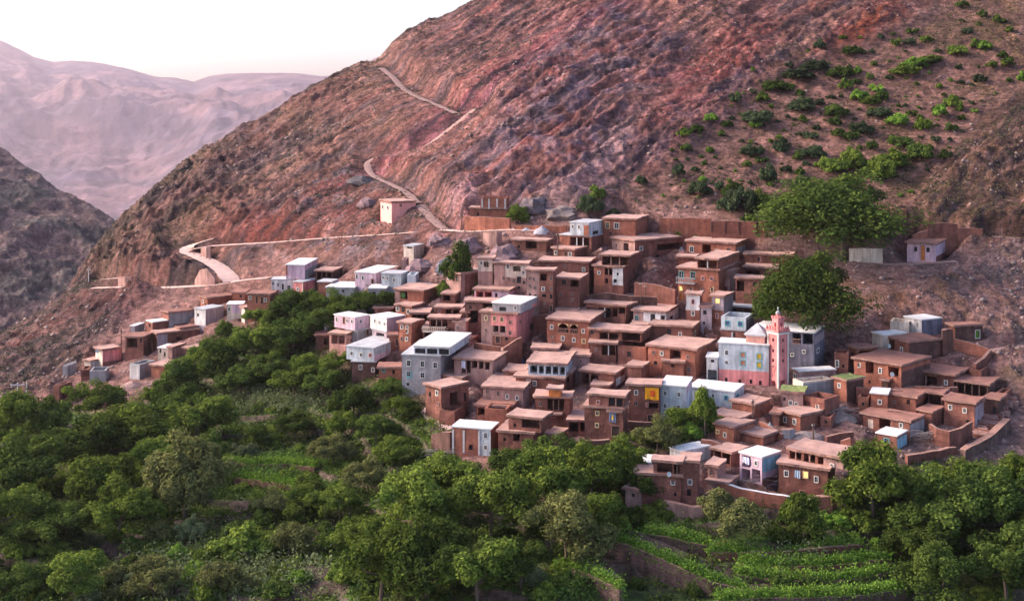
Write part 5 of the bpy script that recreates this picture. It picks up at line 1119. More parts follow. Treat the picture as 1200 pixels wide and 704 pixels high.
for a, lb in ((20.5, 'left leg pole of the pale twin power poles over the left treetops'), (31, 'right leg pole of the pale twin power poles over the left treetops')): pole(a, 490, 448, lb, 1.5 if a < 25 else 0, CONC, .9)
def wire(a, b, label, sag=1.2):
    A, B = Vector(POLETOP[a]), Vector(POLETOP[b]); pts = [A.lerp(B, t / 12) - Vector((0, 0, sag * 4 * (t / 12) * (1 - t / 12))) for t in range(13)]; pts = [p - A for p in pts]
    m = MB(); m.tube([tuple(p) for p in pts], [.025] * 13, 4); tag(link('power_cable', m.mesh('power_cable', [mat('cable_black', (.03, .03, .03), .1, 1)]), None, A), label, 'cable')
wire(2, 3, 'power cable from the minaret pole to the leaning pole'); wire(3, 4, 'power cable from the leaning pole to the pole behind the dusty roof'); wire(0, 1, 'power cable between the two upper wooden poles', 2)
def dish(x, y, z, near, px):
    r = px * y / F / 2; m = MB()
    m.tube([(0, -.18 * r * 2, 0), (0, -.05 * r, 0), (0, .12 * r, 0), (0, .2 * r, 0)], [r, r * .85, r * .5, .05], 12, cap=False)
    root = bpy.data.objects.new('satellite_dish', None); COL.objects.link(root); root.location = (x, y, z); tag(root, 'white satellite dish at the ' + near, 'satellite dish', 'satellite dishes on the houses')
    o = link('reflector', m.mesh('reflector', [METAL], True), root); o.rotation_euler = (math.radians(-25), 0, .5)
    m = MB(); m.tube([(0, .1, -r * 1.3), (0, .12, 0)], [.05, .05], 5); link('mast', m.mesh('mast', [CONC]), root)
_near = {'pale pink': 'pale pink house veranda', 'lower clay': 'terrace of the lower clay house', 'brown house with a wide': 'brown house with a wide red roof', 'largest': 'largest red house of the hamlet', 'bright pink cube': 'bright pink cube house'}
for x, y, z, lb, px in DISHES:
    dish(x, y, z, next(v for k, v in _near.items() if lb.startswith(k)), px)
CLC = {'orange': ('bright orange blanket with a darker red motif hung on the brown wall', (.85, .34, .02), (.70, .10, .02)), 'red': ('dark red and white rug hung below the orange blanket', (.32, .05, .04), (.5, .4, .36)), 'white': ('white and blue washing hung in the five-bay house', (.68, .66, .7), (.2, .22, .45)),
       'blue': ('blue and white striped rug hung on the large brown house', (.22, .32, .46), (.6, .62, .66)), 'rug': ('blue and yellow plaque on the tall clay house', (.16, .19, .30), (.75, .45, .06)), 'green': ('potted greenery hanging in the red house opening', (.05, .10, .03), (.12, .12, .05))}
_used = {}
for ox, oy, zb, ya, side, W, a, b, ext in CLOTHS:
    lb, c1, c2 = CLC[ext[0]]; c0_, s0_ = math.cos(ya), math.sin(ya)
    if ext[0] == 'white' and a[0] < 2 and 'w' in _used: lb = 'white washing strung across the balcony of the faded blue house'
    if ext[0] == 'white': _used['w'] = 1
    n = 8; V = []; Fc = []; mi = []; ww, hh = b[0] - a[0], b[1] - a[1]
    for i in range(n + 1):
        for k in range(5):
            V.append((ww * i / n, -.16 - .07 * math.sin(i * 1.7) * (1 - k / 4), hh * k / 4 + .10 * math.sin(i * .8) * (k == 0)))
    for i in range(n):
        for k in range(4):
            Fc.append((i * 5 + k, i * 5 + 5 + k, i * 5 + 6 + k, i * 5 + 1 + k))
            mi.append(1 if (ext[0] == 'orange' and i in (3, 4, 5) and k in (2, 1) or ext[0] == 'rug' and i in (3, 4) and k in (1, 2) or ext[0] in ('white', 'blue', 'red') and i % 3 == 1) else 0)
    mm = [mat('cloth_' + ext[0], c1, .1, 2, .9, .1, 4), mat('cloth_motif_' + ext[0], c2, .1, 2, .9, .1, 4)]
    me_ = mesh_np('hung_cloth', V + [(x, y + .02, z) for x, y, z in V], Fc + [tuple(q + len(V) for q in f[::-1]) for f in Fc], mm, mi + mi)
    nm = {'rug': 'wall_plaque', 'green': 'hanging_plants'}.get(ext[0], 'hung_cloth')
    tag(link(nm, me_, None, (ox + a[0] * c0_, oy - a[0] * s0_, zb + a[1]), -ya), lb, {'rug': 'plaque', 'green': 'plants'}.get(ext[0], 'cloth'))
A_, B_ = base_at(1142, 512), base_at(1183, 464); r = bpy.data.objects.new('stone_stairway', None); COL.objects.link(r); r.location = A_; tag(r, 'long rough stone stairway climbing the right edge of the hamlet', 'stairway')
n = 24; d = (B_ - A_); ang = math.atan2(d.y, d.x) - math.pi / 2
for i in range(n):
    t = (i + .5) / n; p = d * t; ww = 1.5 + .3 * math.sin(i * 2.3); m = MB(); run = d.length / n; m.box(-ww, -run * .5, -.8, ww, run * .55, .12); m.v = [jit(q, .10, .9, i * 3.1) for q in m.v]
    link('step', m.mesh('step', [M['q' if i % 3 else 'm']]), r, (p.x + .6 * math.sin(i), p.y, p.z + .25), ang)
# branches stacked by the courtyard
def branches(px, py, n, label, L):
    p = base_at(px, py); m = MB(); R_ = random.Random(int(px))
    for i in range(n):
        a = R_.uniform(-.5, .5) + (0.4 if i % 2 else 2.6); x, y = R_.uniform(-2.4, 2.4), R_.uniform(-1, 1); l = R_.uniform(.6, 1) * L; z = R_.uniform(.1, 1.3)
        q = [(x + math.cos(a) * l * t, y + math.sin(a) * l * t * .4, z + .3 * math.sin(3 * t) + (1 - t) * .5) for t in (0, .35, .7, 1)]; m.tube(q, [.07, .06, .045, .02], 4)
    tag(link('branch_pile', m.mesh('branch_pile', [mat('grey_branch', (.26, .21, .2), .3, 2)]), None, (p.x, p.y, ground_z(p.x, p.y))), label, 'branches')
branches(1098, 518, 34, 'grey branches piled below the curved courtyard wall', 3.4); branches(990, 488, 20, 'dry branches on the rubble under the grass roof', 2.6); branches(898, 566, 12, 'pale poles leaning by the faded blue house', 4.0)
branches(524, 538, 16, 'fallen branches at the corner of the white-roofed brick house', 3.0)
# ------------------------------------------------------------------ vegetation
def leaf_mat(name, c, c2, transl=0.3):
    m = bpy.data.materials.new(name); m.use_nodes = True; t = m.node_tree; N = t.nodes; L = t.links; N.remove(N["Principled BSDF"])
    at = N.new("ShaderNodeAttribute"); at.attribute_name = 'leaf_tint'; oi = N.new("ShaderNodeObjectInfo")
    mx = N.new("ShaderNodeMix"); mx.data_type = 'RGBA'; mx.inputs[6].default_value = (*c, 1); mx.inputs[7].default_value = (*c2, 1); L.new(at.outputs["Fac"], mx.inputs[0])
    mr = N.new("ShaderNodeMapRange"); mr.inputs[3].default_value = .72; mr.inputs[4].default_value = 1.3; L.new(oi.outputs["Random"], mr.inputs[0])
    sc = N.new("ShaderNodeVectorMath"); sc.operation = 'SCALE'; L.new(mx.outputs[2], sc.inputs[0]); L.new(mr.outputs[0], sc.inputs[3])
    d = N.new("ShaderNodeBsdfDiffuse"); tr = N.new("ShaderNodeBsdfTranslucent"); L.new(sc.outputs[0], d.inputs[0]); L.new(sc.outputs[0], tr.inputs[0])
    ms = N.new("ShaderNodeMixShader"); ms.inputs[0].default_value = transl; L.new(d.outputs[0], ms.inputs[1]); L.new(tr.outputs[0], ms.inputs[2])
    L.new(ms.outputs[0], N["Material Output"].inputs[0]); return m
LEAF = {'d': leaf_mat('dark_leaf', (0.030, 0.055, 0.015), (0.122, 0.164, 0.033)), 'm': leaf_mat('mid_leaf', (0.044, 0.080, 0.017), (0.211, 0.261, 0.045)), 'b': leaf_mat('bright_leaf', (0.087, 0.168, 0.024), (0.219, 0.328, 0.055)),
        'o': leaf_mat('olive_leaf', (0.064, 0.080, 0.030), (0.242, 0.236, 0.079)), 'y': leaf_mat('yellow_green_shrub', (.10, .15, .025), (.19, .25, .04)), 's': leaf_mat('grey_green_shrub', (.040, .060, .030), (.075, .095, .045)),
        'c': leaf_mat('crop_leaf', (0.051, 0.097, 0.023), (0.131, 0.197, 0.046)), 't': leaf_mat('dry_tuft', (.16, .13, .06), (.24, .20, .10)), 'p': leaf_mat('pale_reed', (.11, .14, .06), (.20, .22, .11))}
BARK = mat('bark', (.12, .085, .065), .3, 1.5, .95, .4, 5)
def leaves(pos, nrm, size, tint, rs, mname, mt, aspect=.62, zs=1.0):
    n = len(pos); a = rs.normal(size=(n, 3)); u = np.cross(nrm, a); u /= np.linalg.norm(u, axis=1)[:, None] + 1e-9; v = np.cross(nrm, u); v /= np.linalg.norm(v, axis=1)[:, None] + 1e-9
    s = (size * rs.uniform(.65, 1.35, n))[:, None]; u = u * s * np.array([1, 1, zs]); v = v * s * aspect * np.array([1, 1, zs])
    V = np.stack([pos - u, pos - v * .9 + u * .1, pos + u, pos + v * .9 + u * .1], 1).reshape(-1, 3); Q = np.arange(4 * n).reshape(n, 4)
    me = mesh_np(mname, V, Q, [mt]); at = me.attributes.new('leaf_tint', 'FLOAT', 'POINT'); at.data.foreach_set('value', np.repeat(tint, 4).astype(np.float32)); return me
def rdir(rs, n, zmin=-1.0):
    d = rs.normal(size=(n * 4 + 16, 3)); d /= np.linalg.norm(d, axis=1)[:, None]; return d[d[:, 2] > zmin][:n]
def crown_mesh(seed, nclump, per, shape, leaf, mname='crown'):
    """crown in a unit box: radius 1, z from 0 to 1 (scaled by the tree)"""
    rs = np.random.RandomState(seed); pos = []; nr = []; tn = []; cen = []
    nl = max(4, nclump // 11); lobes = rdir(rs, nl, -.5) * rs.uniform(.42, .66, (nl, 1)); d = []
    for k in range(nclump):
        q = lobes[rs.randint(nl)] + rdir(rs, 1, -.7)[0] * rs.uniform(.2, .36) if shape != 'dome' else rdir(rs, 1, -.85)[0] * rs.uniform(.5, .8)
        d.append(q)
    d = np.array(d); rd_ = np.linalg.norm(d, axis=1); d = d / rd_[:, None]
    for k in range(len(d)):
        rad = rd_[k] * (1 + .22 * pnoise(d[k, 0] * 1.6 + seed, d[k, 1] * 1.6, d[k, 2] * 1.6))
        if k < nclump * .15: rad *= .5
        c = d[k] * rad; cz = .47 + c[2] * .50; 
        if shape == 'tall': c[:2] *= .8 - .35 * (cz - .5)
        if shape == 'flat': cz = .5 + c[2] * .34
        if shape == 'dome': cz = max(.10, .12 + abs(c[2]) * .66)
        R = rs.uniform(.12, .26) * (1.1 if shape == 'dome' else 1)
        cen.append((c[0], c[1], cz)); dd = rdir(rs, per, -.6); rr = R * rs.uniform(.55, 1.08, len(dd))[:, None]
        p = np.array([c[0], c[1], cz]) + dd * rr * np.array([1, 1, .55]); ct = rs.uniform(0, .55)
        pos.append(p); nr.append(dd + rs.normal(size=dd.shape) * .55 + np.array([0, 0, .35])); tn.append(np.clip(ct + rs.uniform(-.2, .45, len(dd)), 0, 1))
    pos = np.concatenate(pos); nr = np.concatenate(nr); tn = np.concatenate(tn); pos[:, 2] = np.maximum(pos[:, 2], .02)
    return leaves(pos, nr, leaf, tn, rs, mname, LEAF['m'], .62, .55 if shape != 'dome' else .85), cen
def trunk_mesh(cen, seed, rad):
    R_ = random.Random(seed); m = MB(); top = .33; b = (R_.uniform(-.06, .06), R_.uniform(-.06, .06), top)
    m.tube([(0, 0, -.08), (b[0] * .3, b[1] * .5, top * .5), b], [rad * 1.25, rad * .9, rad * .7], 7)
    for c in R_.sample(cen, min(6, len(cen))):
        q = Vector(b).lerp(Vector(c), .5); m.tube([b, (q.x, q.y, q.z - .04), c], [rad * .5, rad * .32, rad * .1], 5)
    return m.mesh('trunk', [BARK])
PROTO = {}
def proto(kind, n, *a, trunk=.035):
    PROTO[kind] = []
    for i in range(n):
        cm, cen = crown_mesh(100 * len(PROTO) + i, *a)
        PROTO[kind].append((cm, trunk_mesh(cen, i, trunk) if trunk else None))
proto('round', 5, 88, 160, 'round', .040); proto('tall', 3, 70, 140, 'tall', .044); proto('flat', 3, 80, 145, 'flat', .041); proto('great', 2, 210, 150, 'round', .026)
proto('bush', 5, 46, 90, 'dome', .066, trunk=0); proto('shrub', 4, 22, 40, 'dome', .13, trunk=0)
_mv = {}
def mvar(me, key):
    k = (me.name, key)
    if k not in _mv: c = me.copy(); c.materials.clear(); c.materials.append(LEAF[key]); _mv[k] = c
    return _mv[k]
PR = random.Random(11); TREES = []
def plant(kind, px, py, wpx, hpx, leafk, label, cat, group, name):
    p = base_at(px, py); s = p.y / F; z = ground_z(p.x, p.y); cm, tm = PR.choice(PROTO[kind]); cm = mvar(cm, leafk); k_ = 1 if kind in ('bush', 'shrub') else 1.2; R, Hh = wpx * s / 2 * k_, hpx * s * (1.03 + .05 * (k_ > 1))
    sc = (R, R * PR.uniform(.85, 1.1), Hh); rz = PR.uniform(0, 6.28)
    if tm is None:
        o = link(name, cm, None, (p.x, p.y, z - .1), rz); o.scale = sc
    else:
        o = bpy.data.objects.new(name, None); COL.objects.link(o); o.location = (p.x, p.y, z); o.rotation_euler = (0, 0, rz); o.scale = sc
        link('trunk', tm, o); link('crown', cm, o)
    tag(o, label, cat, group); TREES.append((px, py, wpx)); return o
ORD = 'first second third fourth fifth sixth seventh eighth ninth tenth'.split()
def grove(rows, label, group, kind='round', leafs='dmmm', name='leafy_tree'):
    for i, r in enumerate(sorted(rows, key=lambda r: r[0])):
        px, py, w_, h_ = r[:4]; n = len(rows); o_ = ORD[i] if i < n / 2 else ORD[n - 1 - i]; s_ = 'left' if i < n / 2 else 'right'
        plant(r[4] if len(r) > 4 else kind, px, py, w_, h_, r[5] if len(r) > 5 else PR.choice(leafs), label + ', ' + (s_ + 'most of them' if o_ == 'first' else o_ + ' from its ' + s_ + ' end'), 'tree', group, name)
plant('great', 988, 300, 172, 96, 'd', 'huge walnut tree standing alone above the village on the right', 'tree', None, 'walnut_tree')
plant('great', 958, 402, 132, 104, 'd', 'large dark walnut tree behind the violet-grey block and minaret', 'tree', None, 'walnut_tree')
plant('round', 905, 385, 46, 50, 'd', 'dark tree filling the gap left of the large dark walnut', 'tree', None, 'leafy_tree')
plant('tall', 536, 336, 42, 70, 'd', 'tall dark tree between the grey rocks and the cream-faced house', 'tree', None, 'leafy_tree')
plant('bush', 563, 334, 26, 26, 'd', 'dark bush at the foot of the tall dark tree', 'bush', None, 'bush')
plant('bush', 522, 338, 30, 26, 'm', 'lighter bush left of the tall dark tree', 'bush', None, 'bush')
plant('round', 605, 262, 26, 30, 'm', 'small green tree next to the unfinished red brick building', 'tree', None, 'leafy_tree')
plant('round', 111, 486, 62, 46, 'm', 'round green tree in front of the brown ruin on the far left', 'tree', None, 'leafy_tree')
plant('round', 299, 384, 34, 24, 'm', 'dark bushy tree beside the cream house with the tan roof', 'tree', None, 'leafy_tree')
plant('bush', 264, 390, 28, 26, 'd', 'dark bush below the grey-white cluttered roof', 'bush', None, 'bush')
plant('tall', 826, 512, 40, 58, 'm', 'slim bright tree in front of the long pale blue house', 'tree', None, 'leafy_tree')
plant('flat', 853, 632, 84, 66, 'o', 'drooping willow-like tree on the terrace below the lower cluster', 'tree', None, 'leafy_tree')
plant('round', 1024, 612, 100, 96, 'm', 'bright leafy tree right of the large brown house', 'tree', None, 'leafy_tree')
plant('tall', 941, 642, 64, 56, 'm', 'young bushy tree in the middle of the terraces', 'tree', None, 'leafy_tree')
grove([(225, 462, 72, 48), (262, 446, 78, 56), (300, 432, 70, 56), (335, 418, 62, 48), (352, 392, 66, 58), (386, 378, 52, 44), (418, 372, 48, 36), (444, 368, 36, 28), (330, 400, 50, 40), (240, 430, 46, 34), (372, 400, 48, 40), (282, 462, 60, 40), (205, 470, 50, 36), (320, 452, 60, 40)],
      'dark leafy tree in the belt below the left cluster', 'trees in the belt below the left cluster', leafs='dddm')
grove([(345, 462, 56, 38), (378, 466, 52, 34), (415, 484, 56, 38), (455, 470, 48, 28), (395, 440, 42, 30), (360, 440, 40, 30), (470, 492, 44, 30), (440, 520, 50, 34)], 'small bushy tree left of the grey concrete house', 'small trees left of the concrete house', leafs='dm')
grove([(22, 520, 78, 62), (62, 518, 60, 52), (92, 560, 110, 74), (30, 590, 110, 88), (150, 548, 104, 76), (182, 520, 80, 58), (232, 520, 80, 60), (250, 560, 60, 56, 'tall'), (120, 596, 90, 66), (55, 640, 96, 60), (-10, 640, 80, 80), (186, 570, 70, 60)],
      'leafy green tree in the dense grove at the far left', 'trees in the far left grove')
grove([(300, 524, 44, 34), (346, 512, 46, 32), (392, 545, 50, 38), (432, 575, 54, 44), (360, 606, 50, 40), (318, 600, 46, 34), (252, 694, 60, 44), (338, 650, 54, 42), (398, 612, 52, 42), (180, 694, 64, 46), (92, 694, 70, 50), (20, 700, 70, 50), (405, 505, 44, 30), (460, 545, 50, 36)], 'small leafy tree scattered through the middle gardens', 'small trees scattered through the middle gardens', leafs='dmmo')
plant('round', 216, 604, 104, 98, 'o', 'big greyish-green tree with visible trunk in the left gardens', 'tree', None, 'leafy_tree'); plant('round', 138, 632, 82, 70, 'm', 'round dark tree in front of the left grove', 'tree', None, 'leafy_tree')
plant('bush', 292, 648, 92, 50, 'm', 'wide low rounded tree near the ploughed plots', 'tree', None, 'leafy_tree')
grove([(640, 618, 96, 92), (575, 630, 92, 88), (522, 604, 84, 72), (600, 572, 64, 48), (692, 596, 92, 84), (728, 566, 62, 58), (770, 530, 56, 42), (664, 660, 96, 84), (484, 640, 96, 92), (500, 700, 100, 96), (446, 706, 110, 100), (560, 704, 92, 84), (610, 690, 70, 60), (655, 562, 80, 60), (545, 578, 52, 40), (420, 650, 60, 50), (708, 640, 60, 50), (800, 506, 46, 34), (752, 590, 50, 44)],
      'leafy green tree in the dense grove below the central houses', 'trees in the grove below the central houses', leafs='dmmmo')
grove([(1100, 640, 104, 92), (1160, 632, 96, 92), (1194, 585, 60, 60), (1128, 596, 82, 60), (1074, 660, 76, 66), (1180, 704, 110, 90), (1100, 712, 90, 80), (1210, 660, 80, 80), (1062, 590, 50, 46), (1240, 620, 80, 80)],
      'leafy green tree in the corner grove at the lower right', 'trees in the lower right grove', leafs='dddm')
for x, y, w_, h_, k, lb in ((1006, 616, 52, 34, 'm', 'leafy bush at the foot of the bright tree, on its left side'), (1044, 616, 50, 36, 'd', 'dark bush at the foot of the bright tree, on its right side'), (982, 612, 44, 22, 'b', 'bright leafy bush by the corner of the thick earth wall'), (768, 604, 54, 26, 'm', 'spreading bush under the rough stone terrace wall'),
                            (742, 612, 40, 30, 'd', 'dark bush under the round-cornered stone house'), (915, 632, 46, 24, 'm', 'bush on the terrace beside the young bushy tree'), (845, 500, 34, 26, 'd', 'dark bush below the end of the long pale blue house'), (790, 516, 44, 30, 'm', 'bush below the pale lilac-blue three-storey house'), (760, 518, 44, 28, 'd', 'dark bush below the brown house with the blanket')):
    plant('bush', x, y, w_, h_, k, lb, 'bush', None, 'garden_bush')
# bushes through the gardens: positions spread by dart throwing, sizes varied
GB = random.Random(21); pts = []; labels = {'d': 'dark green garden bush', 'm': 'mid green garden bush', 'o': 'greyish-green garden bush', 'b': 'bright green garden bush', 'p': 'pale reedy garden plant'}
zones = [('in the left gardens', lambda x, y: x < 330 and y > 560), ('among the middle terraces', lambda x, y: 330 <= x < 560), ('in the upper left gardens', lambda x, y: x < 330), ('beside the stone terrace walls', lambda x, y: 720 < x < 1060 and y > 610), ('on the ground below the right hamlet', lambda x, y: x > 1000), ('around the lower cluster of houses', lambda x, y: x > 720), ('under the central grove', lambda x, y: True)]
gp = np.array(GARDEN, float); tries = 0
skip = [(775, 622, 44, 10), (90, 488, 45, 6), (900, 632, 50, 5), (245, 610, 50, 7), (760, 660, 48, 16), (960, 670, 85, 6)]
while len(pts) < 285 and tries < 6000:
    tries += 1; x = GB.uniform(-20, 1220); y = GB.triangular(400, 716, 640)
    if not bool(inpoly(GARDEN, np.array([x]), np.array([y]))[0]) or not bool(inpoly(GARDEN, np.array([x]), np.array([y - 14]))[0]): continue
    if any(abs(x - a) < c and abs(y - b) < d for a, b, c, d in skip): continue
    w_ = GB.uniform(18, 46) * (.75 + .5 * (y - 400) / 300)
    if 690 < x < 1060 and y > 612: w_ *= .62; 
    elif x > 700: w_ *= .8
    if 690 < x < 1060 and y > 612 and GB.random() < .55: continue
    if 300 < x < 540 and y < 560: w_ *= .7
    if any(math.hypot(x - a, (y - b) * 1.6) < (w_ + c) * .34 for a, b, c in pts): continue
    pts.append((x, y, w_)); k = GB.choice('dddmmmmoobp' if x < 700 else 'ddmmbo'); zt = next(z for z, f in zones if f(x, y))
    lb = ('small ' if w_ < 24 else 'broad ' if w_ > 36 else 'middling ') + labels[k] + ' ' + zt; plant('bush', x, y, w_, w_ * GB.uniform(.5, .85), k, lb, 'bush', lb.replace('bush', 'bushes').replace('plant', 'plants'), 'garden_bush')
# shrubs on the slope at the upper right
HILLP = [(690, 262), (720, 240), (770, 205), (800, 170), (850, 135), (880, 95), (940, 70), (1010, 50), (1120, 0), (1200, -10), (1200, 90), (1150, 130), (1100, 200), (1060, 240), (900, 262)]
SH = [(888, 148, 46, 16, 's'), (955, 88, 36, 14, 's'), (935, 97, 46, 14, 's'), (985, 94, 34, 15, 'd'), (1060, 92, 40, 13, 'm'), (1072, 84, 36, 14, 'b'), (1122, 68, 30, 13, 'm'), (1155, 62, 22, 10, 'b'), (1090, 78, 36, 10, 'm'), (1052, 150, 30, 15, 'b'), (1082, 156, 26, 16, 'y'), (1100, 140, 26, 15, 'b'), (1118, 130, 26, 16, 'y'),
      (1020, 126, 30, 12, 'm'), (1005, 122, 24, 12, 'b'), (1028, 112, 22, 11, 'b'), (1000, 202, 40, 26, 'm'), (975, 205, 40, 20, 'm'), (1030, 212, 46, 24, 'm'), (1045, 200, 50, 22, 'm'), (1078, 190, 40, 22, 'd'), (1055, 175, 36, 14, 'd'), (900, 216, 26, 22, 's'), (865, 250, 50, 32, 's'), (890, 248, 34, 26, 'm'), (858, 238, 30, 22, 'd'), (820, 232, 30, 18, 's'), (692, 246, 34, 22, 's'), (700, 240, 26, 18, 'm'),
      (818, 168, 24, 11, 'd'), (862, 130, 20, 13, 's'), (918, 176, 22, 14, 's'), (950, 188, 36, 16, 's'), (985, 166, 26, 11, 'd'), (880, 185, 40, 12, 's'), (910, 110, 40, 14, 'd'), (1000, 68, 30, 12, 'd'), (1070, 42, 20, 8, 'd'), (1085, 52, 16, 8, 'm'), (1128, 10, 18, 8, 'd'), (1168, 30, 14, 9, 'm'), (1182, 42, 14, 8, 'm'), (1180, 82, 24, 12, 'm'), (1198, 100, 18, 12, 'b'),
      (910, 256, 30, 16, 'd'), (935, 250, 28, 20, 'd'), (880, 262, 26, 12, 'm'), (795, 262, 16, 9, 'm'), (815, 264, 14, 8, 'm'), (940, 226, 30, 16, 's'), (960, 236, 30, 20, 's'), (1010, 160, 34, 14, 's'), (980, 140, 40, 14, 'd'), (940, 132, 40, 16, 's'), (1030, 140, 34, 12, 's')]
hz_ = lambda x, y: 'close above the top row of houses' if y > 205 and x < 860 else 'around the huge walnut tree' if y > 205 else 'towards its left edge by the red scree' if x < 900 else 'high up near the top of the picture' if y < 100 else 'in the middle of the shrubby part'
for x, y, w_, h_, k in SH:
    plant('shrub' if w_ < 28 else 'bush', x, y, w_, h_ * 1.4, k, {'s': 'large dark grey-green shrub', 'd': 'large dark green shrub', 'm': 'large green shrub', 'b': 'large bright green shrub', 'y': 'large yellow-green shrub'}[k] + ' on the slope ' + hz_(x, y), 'shrub', 'large shrubs on the slope, ' + {'s': 'grey-green', 'd': 'dark', 'm': 'mid green', 'b': 'bright', 'y': 'yellow'}[k] + ' ' + hz_(x, y), 'hillside_shrub')
hs = []
while len(hs) < 245:
    x, y = GB.uniform(690, 1200), GB.triangular(0, 262, 190)
    if not bool(inpoly(HILLP, np.array([x]), np.array([y]))[0]): continue
    w_ = GB.choice([5, 6, 7, 8, 9, 11, 13, 16, 19, 22]); 
    if any(math.hypot(x - a, (y - b) * 1.5) < (w_ + c) * .42 for a, b, c in hs): continue
    hs.append((x, y, w_)); k = GB.choice('sssddmmb'); plant('shrub', x, y, w_, w_ * GB.uniform(.6, .95), k, 'small ' + {'s': 'grey-green', 'd': 'dark green', 'm': 'mid green', 'b': 'bright green'}[k] + ' shrub dotted on the slope ' + hz_(x, y), 'shrub', 'small shrubs on the slope, ' + {'s': 'grey-green', 'd': 'dark', 'm': 'mid green', 'b': 'bright'}[k] + ' ' + hz_(x, y), 'hillside_shrub')
# ground cover nobody could count
def scatter(n, prob, rs):
    pr = np.clip(prob, 0, 1) * (DD / 220.0); cs = np.cumsum(pr.ravel()); k = np.searchsorted(cs, rs.uniform(0, cs[-1], n)); r, c = np.unravel_index(k, prob.shape)
    px = COLS[c] + rs.uniform(-1, 1, n); d = ROWS[r] + rs.uniform(-.2, .2, n); x = d * (px - CX) / F; return np.stack([x, d, bil(H, COLS, ROWS, px, d)], 1)
rs = np.random.RandomState(5); vis = (PX > -60) & (PX < 1260)
def tufts(name, n, per, prob, size, mt, spread, up, label=None):
    p = scatter(n, prob * vis, rs); sz = rs.uniform(.5, 1.5, n); tint = np.clip(rs.uniform(0, .6, n) + .4 * pnoise(p[:, 0] / 6, p[:, 1] / 6, 0), 0, 1)
    q = np.repeat(p, per, 0); s = np.repeat(sz, per); off = rs.normal(size=q.shape) * spread * s[:, None]; off[:, 2] = np.abs(off[:, 2]) * up
    nr_ = rs.normal(size=q.shape) + np.array([0, 0, .5]); me = leaves(q + off, nr_, size, np.clip(np.repeat(tint, per) + rs.uniform(-.15, .3, n * per), 0, 1), rs, name, mt); o = link(name, me); tag(o, label, None, None, 'stuff'); return o
zone_t = blur(inpoly([(690, 625), (760, 604), (850, 620), (1060, 618), (1060, 720), (690, 720)], PX, PY).astype(float), 5)
patch = sstep(-.1, .3, fbm(X / 10, Y / 10, 12, 4, .6))
tufts('undergrowth', 10000, 12, m_gar * (Y > 150) * patch * (1 - riser) * (1 - .72 * zone_t), .22, LEAF['m'], .40, 1.0)
tufts('dark_undergrowth', 6500, 12, m_gar * (Y > 150) * (1 - patch) * (1 - riser) * (1 - .72 * zone_t), .23, LEAF['d'], .42, .9)
tufts('crop_leaves', 6000, 10, m_ter * ((fr_ < .35) & (Y > 150)) * sstep(-.2, .4, n1 + .2) * (1 - .7 * zone_t), .18, LEAF['c'], .32, .8)
tufts('pale_reeds', 1500, 12, m_gar * np.exp(-(((PX - 330) / 70) ** 2 + ((PY - 470) / 12) ** 2)) + m_gar * np.exp(-(((PX - 260) / 90) ** 2 + ((PY - 672) / 25) ** 2)) + m_gar * np.exp(-(((PX - 930) / 30) ** 2 + ((PY - 660) / 8) ** 2)), .24, LEAF['p'], .34, 2.2)
hedge = sum(np.exp(-(((PX - a) / rx) ** 2 + ((PY - b - sl * (PX - a)) / ry) ** 2) ** 2) for a, b, rx, ry, sl in ((900, 690, 90, 7, .02), (775, 650, 60, 4, .28), (880, 672, 50, 5, .05), (1000, 684, 60, 4, -.05), (985, 606, 50, 10, 0), (800, 625, 60, 5, .1), (340, 540, 60, 4, .05), (340, 568, 70, 4, .1), (690, 690, 50, 12, 0)))
tufts('rim_hedge', 6000, 14, np.clip(RIM, 0, 1), .17, LEAF['b'], .34, 1.3)
tufts('hedge_leaves', 3000, 10, m_gar * hedge * (1 - zone_t), .20, LEAF['c'], .42, 1.4)
tufts('dry_scrub', 16000, 5, m_mtn * (1 - .4 * m_out) * sstep(-.2, .6, n1 + .4 * n2) * (Y > 250), .20, LEAF['s'], .22, .8)
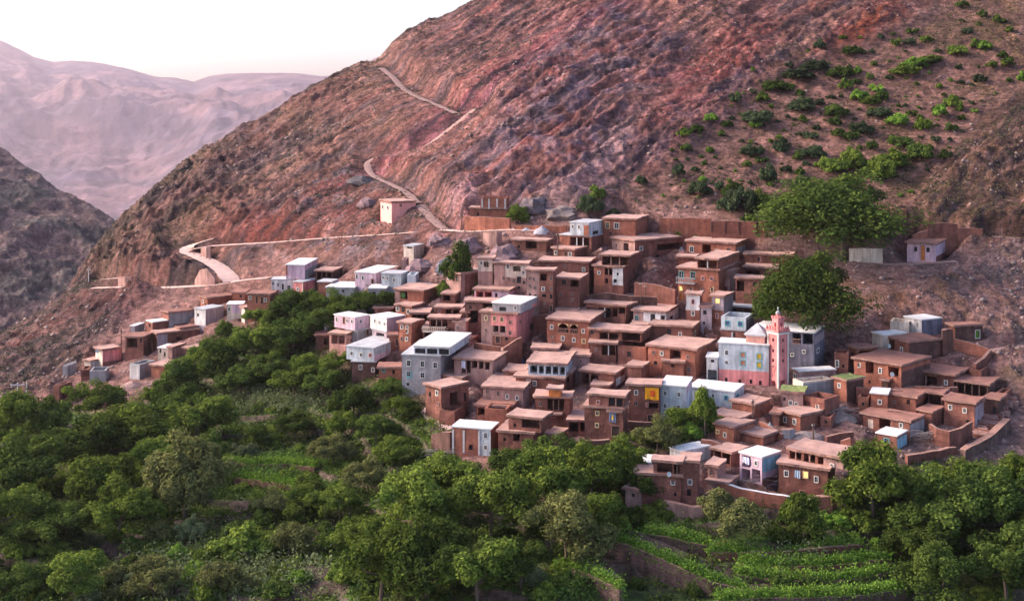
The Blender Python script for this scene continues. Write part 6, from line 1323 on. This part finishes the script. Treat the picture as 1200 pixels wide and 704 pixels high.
tufts('dry_grass', 9000, 4, (m_hill + m_tan) * m_mtn, .15, LEAF['t'], .2, .9)
# loose stones on the slopes
def stones(name, n, prob, size, mt):
    p = scatter(n, prob * vis, rs); s = size * rs.pareto(2.2, n).clip(0, 5) * .5 + size * .5
    oc = np.array([(1,0,0),(-1,0,0),(0,1,0),(0,-1,0),(0,0,1),(0,0,-1)], float); ft = np.array([(0,2,4),(2,1,4),(1,3,4),(3,0,4),(2,0,5),(1,2,5),(3,1,5),(0,3,5)])
    a = rs.uniform(0, 6.28, n); V = oc[None] * rs.uniform(.6, 1.3, (n, 6, 1)) + rs.normal(size=(n, 6, 3)) * .12; ca_, sa_ = np.cos(a)[:, None], np.sin(a)[:, None]
    V = np.stack([V[..., 0] * ca_ - V[..., 1] * sa_, V[..., 0] * sa_ + V[..., 1] * ca_, V[..., 2] * .75], -1) * s[:, None, None] + p[:, None]
    Fc = (ft[None] + (np.arange(n) * 6)[:, None, None]).reshape(-1, 3); tag(link(name, mesh_np(name, V.reshape(-1, 3), Fc, [mt])), kind='stuff')
STONE = mat('loose_stone', (.25, .175, .155), .4, .15, .95, .3, 3)
stones('scree_stones', 16000, m_mtn * (1 - .7 * m_hill) * sstep(-.3, .5, n2 + n3) + m_left * .8 + m_cliff * .5, .26, STONE)
stones('village_rubble', 7000, vil * keep * (.3 + sstep(-.1, .4, n2)), .24, mat('village_stone', (.30, .20, .18), .4, .3, .95, .3, 3))
# ------------------------------------------------------------------ the hazy air
hz = MB(); hz.box(-15500, -500, -801, 15500, 16500, 1000); ho = link('haze', hz.mesh('haze', [])); tag(ho, kind='stuff')
hm = bpy.data.materials.new('haze_air'); hm.use_nodes = True; N = hm.node_tree.nodes; N.remove(N["Principled BSDF"]); pv = N.new("ShaderNodeVolumePrincipled")
pv.inputs["Color"].default_value = (.84, .68, .79, 1); pv.inputs["Density"].default_value = 0.000043; pv.inputs["Anisotropy"].default_value = 0.45
hm.node_tree.links.new(pv.outputs[0], N["Material Output"].inputs["Volume"]); ho.data.materials.append(hm)
